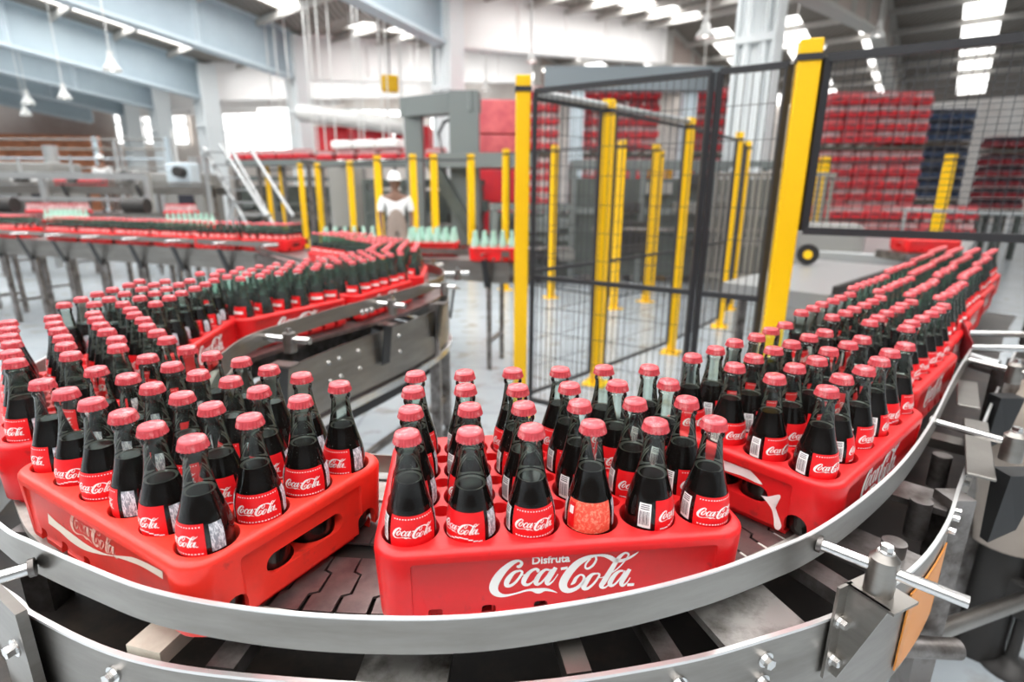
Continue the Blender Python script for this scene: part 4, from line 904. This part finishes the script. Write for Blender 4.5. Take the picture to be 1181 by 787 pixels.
machine('low dark conveyor drive unit in front of the portal frame', .3, 9.6, 1.3, .8, 1.3, .1, 'machine', 5)
tagged('control_cabinet', MB().box((-3.75, 12.9, 1.35), (.75, .5, 1.3), .1, 0, None, .02), 'greybox', 'light grey control cabinet left of the helmeted worker', 'cabinet')
# louvred grey-brown screen left of the near right post
sc = MB()
for k in range(20): sc.box((3.0 + k * .085, 8.6 - k * .02, .88), (.055, .03, 1.76), .5)
sc.box((3.8, 8.42, 1.76), (1.75, .06, .06), -.25); sc.box((3.8, 8.42, .24), (1.75, .06, .06), -.25)
tagged('louvred_screen', sc, 'slat', 'grey-brown upright-slatted screen seen through the fence left of the big post', 'screen')
# grey-blue steel portal behind the fence carrying the stacks
RK = thing('pallet_gate', 'blue-grey steel gate frame behind the fence around the stacked crates', 'frame')
for x in (1.25, 3.45): MB().beam((x, 11.6, 0), (x, 11.6, 3.55), .26, .26).build('upright', 'column_b', RK)
MB().beam((.6, 11.6, 3.62), (4.0, 11.5, 3.62), .3, .42).build('lintel', 'girder_dk', RK)
# high conveyors carrying red crates to the left of the gantry
def high_line(label, a, b, z, n, m='red_far'):
    c = thing('overhead_conveyor', label, 'conveyor'); a, b = Vector((*a, 0)), Vector((*b, 0)); Z = Vector((0, 0, 1))
    MB().beam(a + Z * (z - .1), b + Z * (z - .1), .6, .14).build('bed', 'machine_lt', c)
    for i in range(n + 1):
        p = a.lerp(b, i / n); MB().beam(p, p + Z * (z - .1), .09, .09).build('leg', 'steel_dk', c)
    return c
high_line('overhead conveyor carrying red crates behind the stair', (-7.6, 15.6), (-5.3, 14.8), 2.3, 3)
high_line('overhead conveyor carrying red and white bins by the portal frame', (-4.9, 14.6), (-1.6, 13.4), 2.25, 4)
high_line('overhead conveyor carrying big red bins in the background', (-6.2, 18.1), (-2.4, 17.5), 2.71, 3)
for k in range(5):
    t = k / 4; o = link('bottle_crate', SCM['red'], None, (-7.4 + 2.0 * t, 15.55 - .7 * t, 2.30), -.33); tag(o, 'red crate on the overhead conveyor behind the stair, %s from the left' % ORD[k], 'crate', 'crates on the overhead conveyors'); NS[0] += 1
for k in range(6):
    t = k / 5; o = link('bottle_crate', SCM['red'], None, (-4.7 + 2.9 * t, 14.5 - 1.05 * t, 2.25), -.35); tag(o, 'red crate on the overhead conveyor by the portal frame, %s from the left' % ORD[k], 'crate', 'crates on the overhead conveyors'); NS[0] += 1
wb = MB().box((0, 0, .1), (.55, .4, .2), 0, 0, None, .05).mesh('sack', 'white')
for k in range(3): o = link('white_sack', wb, None, (-4.2 + .62 * k, 14.35 - .22 * k, 2.5), -.35); tag(o, 'white bundle on the red crates of the overhead conveyor, %s from the left' % ORD[k], 'bundle', 'white bundles on the overhead conveyor')
ad = thing('air_duct', 'fat white duct hanging left of the portal frame', 'duct')
MB().cyl((-6.4, 17.5, 3.75), (-2.9, 16.8, 3.3), .25, 20).build('duct_pipe', 'whiteplastic', ad)
for t in (.1, .5, .9):
    x, y, z = -6.4 + 3.5 * t, 17.5 - .7 * t, 3.75 - .45 * t; MB().cyl((x, y, z), (x, y, roof_z((Vector((x, y)) - V0).dot(TU))), .015, 6).build('hanger', 'whiteplastic', ad)
hs = thing('hoist', 'yellow hoist hanging above the portal frame', 'hoist')
MB().box((-3.4, 16.3, 4.35), (.45, .4, .42), .2, 0, None, .06).build('hoist_body', 'yellow', hs)
MB().cyl((-3.4, 16.3, 4.5), (-3.4, 16.3, roof_z((Vector((-3.4, 16.3)) - V0).dot(TU))), .02, 6).build('hanger', 'iron', hs)
# hanging white cables
for k, (x, y) in enumerate([(-5.6, 16.2), (-5.45, 16.1), (-5.2, 16.0), (-5.0, 16.3), (-4.2, 15.8), (-4.05, 15.7), (-3.5, 15.6), (-3.4, 15.9), (-2.95, 15.6), (-7.6, 18.5), (-7.3, 18.4), (-6.9, 18.2), (.4, 14.5), (-2.3, 14.4)]):
    tagged('hanging_cable', MB().cyl((x, y, 2.45 if k < 9 else 3.2), (x, y, roof_z((Vector((x, y)) - V0).dot(TU))), .02, 6), 'whiteplastic', 'thin white cable hanging from the roof, %s of the bunch counted from the left front' % ORD[k], 'cable')
# stair of silver tubes
ST = thing('access_stair', 'silver tubular access stair at the left in front of a column', 'stair')
for dx in (0, .55):
    MB().cyl((-6.45 + dx, 12.0, 2.35), (-5.45 + dx, 11.6, .6), .045, 10).build('stringer', 'galv', ST)
    MB().cyl((-5.95 + dx, 11.7, 2.4), (-5.0 + dx, 11.3, 1.0), .035, 10).build('handrail', 'galv', ST)
for k in range(7): t = k / 6; MB().beam((-6.4 + .95 * t, 11.95 - .33 * t, 2.25 - 1.5 * t), (-5.85 + .95 * t, 11.95 - .33 * t, 2.25 - 1.5 * t), .2, .03).build('tread', 'galv', ST)
MB().cyl((-6.3, 11.8, 0), (-5.8, 11.7, 1.3), .045, 10).build('brace', 'galv', ST)
MB().cyl((-6.45, 12.0, 0), (-6.45, 12.0, 2.3), .05, 10).build('brace', 'galv', ST)
# left background lines
straight_conveyor('pale frame conveyor across the left background with red crates', [(-5.2, 9.6), (-15, 9.9)], 1.0, .3, legs=1.2)
straight_conveyor('second line further back in the left background', [(-6.4, 12.4), (-18, 12.6)], 1.55, .3, legs=1.6)
hr = thing('walkway_railing', 'long grey handrail across the left background', 'railing')
MB().beam((-17, 10.9, 1.78), (-6.9, 10.7, 1.72), .1, .12).build('top_rail', 'galv', hr); MB().beam((-17, 10.9, 1.35), (-6.9, 10.7, 1.3), .05, .06).build('mid_rail', 'galv', hr)
for k in range(6): MB().beam((-17 + 2.02 * k, 10.9 - .04 * k, 0), (-17 + 2.02 * k, 10.9 - .04 * k, 1.75), .09, .09).build('stanchion', 'galv', hr)
for k, (x, y, z) in enumerate([(-9.2, 12.4, 1.57), (-9.7, 12.4, 1.57), (-13.0, 12.45, 1.57), (-13.6, 12.45, 1.57), (-14.2, 12.45, 1.57), (-7.6, 9.67, 1.02), (-8.1, 9.68, 1.02), (-10.4, 9.76, 1.02), (-12.0, 9.8, 1.02), (-12.5, 9.82, 1.02), (-5.7, 9.62, 1.02)]):
    o = link('bottle_crate', SCM['red'], None, (x, y, z), 0); tag(o, 'blurred red crate %s on the left background lines' % ORD[k], 'crate', 'crates on the left background lines'); NS[0] += 1
rl = random.Random(5)
for k, (x, y, z, w, h, m, what) in enumerate([(-14.4, 14.2, 0, 2.4, 2.5, 'whiteplastic', 'white washing machine housing at the far left edge'), (-11.6, 13.8, 0, 1.6, 2.1, 'greybox', 'grey machine housing in front of the second background column'), (-17.6, 15.5, 0, 3.0, 2.2, 'column_b', 'pale blue machine housing at the left edge'), (-8.6, 14.5, 0, 1.8, 1.9, 'greybox', 'grey machine housing left of the stair')]):
    r = thing('machine_housing', what, 'machine', (x, y, 0)); MB().box((0, 0, h / 2), (w, 1, h), 0, 0, None, .05).build('housing', m, r)
    MB().box((-w * .2, -.52, h * .55), (w * .35, .04, h * .5)).build('door_panel', 'galv', r); MB().box((w * .27, -.53, h * .7), (w * .2, .05, h * .2)).build('control_panel', 'ink', r)
    MB().cyl((w * .3, 0, h), (w * .3, 0, h + .4), .15, 14).build('exhaust_stub', 'galv', r)
for k, (x, y) in enumerate([(-8.9, 9.7), (-9.35, 9.72), (-11.1, 9.78), (-6.6, 9.65)]):
    tagged('electric_motor', MB().cyl((x, y - .1, 1.22), (x + .38, y - .1, 1.22), .13, 14), 'iron', 'dark green drive motor on the pale frame conveyor, %s in the row' % ORD[k], 'motor')
rc = random.Random(11)
for k in range(9):
    x = -16.5 + 1.15 * k; y = 13.2 + rc.uniform(-.2, .2); z = 1.58
    hgt = rc.uniform(.25, .6); m_, cn = rc.choice([('whiteplastic', 'white'), ('greybox', 'grey'), ('galv', 'silver'), ('column_b', 'pale blue')])
    r = thing('drive_unit', '%s drive unit on the second background line, %s from the left' % (cn, ORD[k]), 'machine', (x, 12.6, z), 0)
    MB().box((0, 0, hgt / 2), (.55, .4, hgt), 0, 0, None, .04).build('housing', m_, r); MB().cyl((.1, -.2, hgt * .6), (.1, -.42, hgt * .6), .11, 14).build('motor', 'iron', r)
    MB().cyl((-.15, 0, hgt), (-.15, 0, hgt + rc.uniform(.2, .7)), .03, 8).build('mast', 'galv', r)
for k in range(7):
    x = -18.5 + 1.7 * k
    tagged('service_pipe', MB().cyl((x, 16.5 + .1 * k, 0), (x, 16.5 + .1 * k, 2.6 + .3 * (k % 3)), .05, 8), 'whiteplastic' if k % 2 else 'galv', 'upright service pipe in the left background, %s from the left' % ORD[k], 'pipe')
pr_ = thing('pipe_rack', 'rack of horizontal pale pipes across the far left background', 'pipes')
for k in range(5): MB().cyl((-24, 19.5, 1.9 + .3 * k), (-11.5, 19.0, 1.9 + .3 * k), .03, 8).build('pipe', ('slat', 'greybox', 'column_b')[k % 3], pr_)
for x in (-23, -18.5, -14, -11.6): MB().box((x, 19.3, 1.6), (.12, .12, 3.2)).build('upright', 'column_b', pr_)
# crates with pale empty bottles
empties(-1.36, 4.62, .95, 15, 'red crate of empty bottles at the bend between the two lines', 'in the crate between the two lines')
empties(-.72, 5.0, .93, 0, 'red crate of empty bottles at the left end of the return table', 'at the left end of the return table')
empties(-.12, 4.55, .93, 0, 'red crate of empty bottles at the right end of the return table', 'at the right end of the return table')
empties(-3.5, 6.05, 1.0, -15, 'red crate of empty bottles behind the back line', 'behind the back line')
empties(-5.6, 7.0, 1.0, -15, 'red crate of empty bottles far along behind the back line', 'far along behind the back line')
straight_conveyor('return table with empty bottles behind the far bend', [(-1.6, 4.95), (-.5, 4.78), (.05, 4.55)], .92, .2, legs=.75)
straight_conveyor('narrow conveyor of empties running behind the back line', [(-2.6, 5.75), (-6.5, 7.3)], .99, .18, legs=1.2, rods=False)
# table beside the right line
TB = thing('transfer_table', 'wide pale metal transfer table left of the right-hand line', 'table')
MB().add([(1.85, 3.15, .90), (3.25, 4.5, .90), (2.75, 5.0, .90), (1.40, 3.62, .90), (1.85, 3.15, .80), (3.25, 4.5, .80), (2.75, 5.0, .80), (1.40, 3.62, .80)], [(0, 1, 2, 3), (7, 6, 5, 4), (0, 4, 5, 1), (1, 5, 6, 2), (2, 6, 7, 3), (3, 7, 4, 0)]).build('table_top', 'galv', TB)
MB().beam((1.87, 3.13, .93), (3.27, 4.46, .93), .03, .05).build('edge_rail', 'iron', TB)
for x, y in ((1.55, 3.62), (2.75, 4.85), (1.87, 3.28), (3.1, 4.5)): MB().box((x, y, .4), (.05, .05, .8)).build('leg', 'steel_dk', TB)
MB().cyl((2.49, 4.64, .99), (2.45, 4.56, .99), .085, 18).build('hand_wheel', 'rubber', TB)
w_ = MB().cyl((2.45, 4.56, .99), (2.44, 4.54, .99), .035, 12).build('wheel_hub', 'yellow', TB)
tagged('roller_table', MB().box((4.7, 6.7, .84), (1.3, 3.2, .12), -.72, 0, None, .01), 'galv', 'pale roller table further back beside the right line', 'table')
tagged('machine_cover', MB().box((3.45, 6.2, .62), (.8, .8, 1.1), -.5, 0, None, .08), 'greybox', 'rounded grey machine cover beyond the big yellow post', 'machine')
hb = thing('hand_rail', 'thin silver handrail crossing in front of the right stacks', 'railing')
MB().cyl((4.87, 7.0, 1.30), (7.2, 7.0, 1.24), .022, 10).build('rail', 'galv', hb)
for x in (4.9, 6.2, 7.15): MB().cyl((x, 7.0, 0), (x, 7.0, 1.28), .02, 8).build('upright', 'galv', hb)
# red crate end-on at the head of the right line
hc = thing('bottle_crate', 'lone empty red crate lying across the head of the right line', 'crate', (3.80, 5.10, .97), math.radians(-8), 'red crates at the head of the line'); link('crate_body', CRATE, hc)
tagged('crate_stand', MB().box((3.80, 5.10, .93), (.6, .42, .07)), 'steel_dk', 'dark steel bench under the lone empty red crate', 'bench')
# guide tubes at the right edge
GT = thing('guide_tube_pair', 'pair of bent silver guide tubes right of the line end', 'guide')
for dz, dx in ((0, 0), (-.03, .05)):
    MB().tube([(q.x, q.y, q.z) for q in spline([(1.66 + dx, 2.12, 1.0 + dz), (1.46 + dx, 1.80, 1.0 + dz), (1.40 + dx, 1.70, .99 + dz), (1.40 + dx, 1.62, .985 + dz), (1.44 + dx, 1.54, .98 + dz)], 6)], .016, 10).build('bent_tube', 'galv', GT)
MB().cyl((1.38, 1.78, .97), (2.4, 1.72, .97), .012, 10).build('cross_rod', 'rod', GT); MB().cyl((1.5, 1.98, .97), (2.6, 1.92, .97), .012, 10).build('cross_rod', 'rod', GT)
MB().box((1.46, 1.53, .5), (.05, .05, .95)).build('leg', 'steel_dk', GT)
straight_conveyor('steel conveyor at the right edge running alongside the crate line', [(1.95, 1.75), (3.6, 3.35)], .92, .16, legs=.7)
# tan insulated pipe and machine block on the right edge
TP = thing('insulated_pipe', 'fat tan insulated vessel at the right edge', 'vessel')
MB().lathe([(.10, .0), (.125, .15), (.13, .30), (.115, .42), (.075, .50), (.03, .53)], 24, 0, Matrix.Translation((1.56, 1.50, .42))).build('jacket', 'tan', TP); MB().lathe([(.07, 0), (.07, .42)], 20, 0, Matrix.Translation((1.56, 1.50, 0))).build('stand', 'iron', TP)
# leg assemblies with dark levelling clamps at lower right
LG = thing('support_stand', 'dark clamp stand with round foot at the lower right corner', 'stand')
MB().lathe([(.075, 0), (.075, .012), (.03, .03), (.016, .05), (.016, .22)], 24, 0, Matrix.Translation((1.60, 1.42, 0))).build('levelling_foot', 'iron', LG); MB().box((1.60, 1.42, .27), (.11, .1, .12), .3, 0, None, .01).build('clamp', 'iron', LG); MB().cyl((1.60, 1.42, .33), (1.60, 1.42, .46), .028, 14).build('spigot', 'iron', LG)
MB().cyl((.86, 1.05, .42), (1.60, 1.41, .28), .022, 14).build('cross_tube', 'steel', LG)
LG2 = thing('support_stand', 'dark clamp stand with round foot at the right edge, further back', 'stand')
MB().lathe([(.075, 0), (.075, .012), (.03, .03), (.016, .05), (.016, .22)], 24, 0, Matrix.Translation((2.12, 1.93, 0))).build('levelling_foot', 'iron', LG2); MB().box((2.12, 1.93, .27), (.11, .1, .12), .3, 0, None, .01).build('clamp', 'iron', LG2); MB().cyl((2.12, 1.93, .33), (2.12, 1.93, .7), .03, 14).build('spigot', 'iron', LG2)

# ================================================================ lamps
def lamp(x, y, z, label, s=1.0):
    r = thing('pendant_lamp', label, 'lamp', (x, y, z), 0, 'high-bay lamps hanging from the roof')
    MB().lathe([(.05 * s, .34 * s), (.09 * s, .30 * s), (.11 * s, .2 * s), (.2 * s, .08 * s), (.24 * s, 0), (.22 * s, 0), (.18 * s, .08 * s), (.05 * s, .28 * s)], 24, 0, None, True, (False, False)).build('lamp_shade', 'whiteplastic', r)
    MB().cyl((0, 0, .33 * s), (0, 0, .5 * s), .07 * s, 14).build('ballast', 'whiteplastic', r); MB().lathe([(.03, .18 * s), (.07 * s, .12 * s), (.08 * s, .06 * s), (.03 * s, .01)], 14).build('bulb', 'lampglow', r)
    p = Vector((x, y)) - V0; t = p.dot(TU); zt = roof_z(t) - z; MB().cyl((0, 0, .5 * s), (0, 0, zt), .014, 6).build('cord', 'whiteplastic', r)
for a in [(-9.43, 14.00, 4.18, 'bell lamp nearest the camera at upper left', 0.85),
          (-13.72, 18.00, 4.17, 'bell lamp hanging second from the left near ones', 0.85),
          (-16.52, 20.00, 4.30, 'bell lamp at the far left, the higher of two', 0.9),
          (-17.11, 20.50, 4.00, 'bell lamp at the far left, the lower of two', 0.8),
          (3.84, 12.20, 4.52, 'bell lamp hanging left of the big column', 0.85),
          (0.41, 14.00, 4.43, 'bell lamp above the red bins', 0.6),
          (-0.95, 20.00, 4.81, 'small distant bell lamp over the portal frame', 0.7),
          (10.18, 17.00, 5.79, 'bell lamp at upper right behind the fence', 0.8)]: lamp(*a)
for k, (x, y, z, L) in enumerate([(-1.0, 22, 4.6, 2.6), (2.2, 20, 5.4, 2.6), (4.0, 22, 4.9, 2.4), (8.8, 19, 6.0, 2.2), (-3.8, 22, 3.4, 3.6), (6.2, 19.5, 5.4, 2.2)]):
    r = thing('strip_lamp', 'bright strip lamp under the rear roof, %s of the row' % ORD[k], 'lamp', (x, y, z), .25, 'strip lamps under the rear roof'); MB().box((0, 0, .06), (L, .3, .08)).build('housing', 'whiteplastic', r); MB().box((0, 0, 0), (L * .97, .24, .04)).build('tube', 'lampglow', r)
    MB().cyl((0, 0, .1), (0, 0, roof_z((Vector((x, y)) - V0).dot(TU)) - z), .012, 6).build('hanger', 'whiteplastic', r)

# ================================================================ people
def skinned(name, verts, edges, radii, m, parent, root=0, sub=2, at=(0, 0, 0)):
    me = bpy.data.meshes.new(name); me.from_pydata(verts, edges, []); me.materials.append(M[m]); o = link(name, me, parent)
    md = o.modifiers.new('skin', 'SKIN')
    for i, r in enumerate(radii): me.skin_vertices[0].data[i].radius = (r, r) if not isinstance(r, tuple) else r
    me.skin_vertices[0].data[root].use_root = True
    md.use_smooth_shade = True; md.branch_smoothing = .6; s = o.modifiers.new('sub', 'SUBSURF'); s.levels = s.render_levels = sub
    return o
def person(x, y, z, rz, label, hat=True, top='shirt', legs_m='apron', bib=True):
    r = thing('person', label, 'person', (x, y, z), rz)
    V = [(0, 0, .98), (0, -.01, 1.15), (0, 0, 1.36), (0, 0, 1.46), (0, -.01, 1.53), (0, -.01, 1.60), (0, -.005, 1.66)]; R = [(.15, .11), (.135, .1), (.16, .1), (.07, .06), (.05, .05), (.075, .085), (.07, .08)]
    E = [(i, i + 1) for i in range(6)]
    def add(p, rr, prev): V.append(p); R.append(rr); E.append((prev, len(V) - 1)); return len(V) - 1
    for s in (-1, 1):
        a = add((s * .09, 0, .9), .088, 0); a = add((s * .1, -.01, .5), .058, a); a = add((s * .1, .0, .3), .052, a); a = add((s * .105, .02, .09), .037, a); a = add((s * .11, -.09, .045), (.038, .03), a); add((s * .115, -.17, .03), (.034, .022), a)
        a = add((s * .19, 0, 1.39), .055, 2); a = add((s * .225, .01, 1.24), .045, a); a = add((s * .245, .0, 1.10), .038, a); a = add((s * .235, -.05, .96), .03, a); w = add((s * .23, -.075, .87), .024, a)
        pm = add((s * .228, -.09, .81), (.032, .02), w)
        for q in range(4):
            ox = (q - 1.5) * .017; L = (.062, .072, .068, .052)[q]
            f1 = add((s * .228 + ox * .3, -.09 - ox, .775), .0105, pm); f2 = add((s * .224 + ox * .3, -.10 - ox * 1.2, .775 - L * .55), .0092, f1); add((s * .217 + ox * .3, -.102 - ox * 1.2, .775 - L), .008, f2)
        t1 = add((s * .215, -.118, .83), .012, pm); add((s * .205, -.135, .80), .0095, t1)
    skinned('body', V, E, R, 'skin', r)
    hd = MB().lathe([(.0, -.115), (.035, -.108), (.06, -.08), (.073, -.03), (.078, .02), (.07, .07), (.045, .1), (0, .11)], 24, 0, Matrix.Translation((0, -.012, 1.615)) @ Matrix.Diagonal((1, 1.14, 1, 1)))
    hd.lathe([(.0, 0), (.013, .004), (.010, .03), (.004, .045)], 8, 0, Matrix.Translation((0, -.1, 1.585))); hd.build('head', 'skin', r)
    for s in (-1, 1):
        MB().lathe([(0, -.008), (.012, 0), (0, .008)], 8, 0, Matrix.Translation((s * .028, -.092, 1.628)) @ Matrix.Rotation(PI / 2, 4, 'X')).build('eye', 'ink', r)
        MB().lathe([(0, -.028), (.016, -.01), (.018, .01), (0, .03)], 8, 0, Matrix.Translation((s * .078, -.005, 1.61)) @ Matrix.Diagonal((.5, 1, 1, 1))).build('ear', 'skin', r)
    MB().box((0, -.094, 1.56), (.045, .012, .009), 0, 0, None, .003).build('mouth', 'dkcloth', r)
    if hat:
        h = MB().lathe([(.125, .0), (.13, .012), (.112, .02), (.11, .05), (.095, .1), (.06, .135), (0, .148)], 28, 0, Matrix.Translation((0, 0, 1.65)) @ Matrix.Diagonal((.92, 1.1, 1, 1))); h.box((0, -.135, 1.655), (.15, .07, .012), 0, 0, None, .005); h.build('hard_hat', 'helmet', r)
    MB().lathe([(.0805, -.04), (.084, .0), (.08, .05), (.05, .098), (0, .115)], 20, 0, Matrix.Translation((0, .008, 1.625)) @ Matrix.Diagonal((1, 1.08, 1, 1))).build('hair', 'hair', r)
    # shirt and apron follow the body
    V = [(0, 0, .98), (0, -.01, 1.16), (0, 0, 1.36), (0, 0, 1.45)]; R = [(.165, .125), (.155, .118), (.175, .115), (.085, .075)]; E = [(0, 1), (1, 2), (2, 3)]
    for s in (-1, 1):
        a = add((s * .19, 0, 1.39), .07, 2); a = add((s * .228, .01, 1.24), .062, a); add((s * .24, .0, 1.16), .058, a)
    skinned('shirt', V, E, R, top, r, 0, 2)
    V = [(0, 0, .98)]; R = [(.17, .13)]; E = []
    if bib: a = add((0, -.012, 1.13), (.162, .126), 0); add((0, -.012, 1.27), (.15, .122), a)
    else: add((0, 0, 1.05), (.168, .13), 0)
    for s in (-1, 1): a = add((s * .092, 0, .88), .105, 0); a = add((s * .1, -.01, .5), .082, a); a = add((s * .102, .0, .3), .075, a); add((s * .105, .01, .1), .07, a)
    skinned('overalls', V, E, R, legs_m, r, 0, 2)
    for s in (-1, 1): skinned('shoe', [(s * .108, .04, .045), (s * .11, -.08, .042), (s * .115, -.18, .035)], [(0, 1), (1, 2)], [(.048, .045), (.05, .042), (.04, .03)], 'shoe', r)
    return r
person(-1.86, 8.9, 0, .25, 'worker in white hard hat, white shirt and taupe overalls standing behind the bend')
pf = thing('work_platform', 'raised grey platform in the left background carrying a worker', 'platform'); MB().box((-13.4, 18.4, .75), (3, 1.2, .1)).build('deck', 'galv', pf)
for x in (-14.8, -12.0): MB().box((x, 18.4, .35), (.1, .1, .7)).build('leg', 'galv', pf)
person(-13.2, 18.3, .8, .3, 'blurred worker in white cap, white top and dark trousers on the left platform', True, 'shirt', 'dkcloth', False)
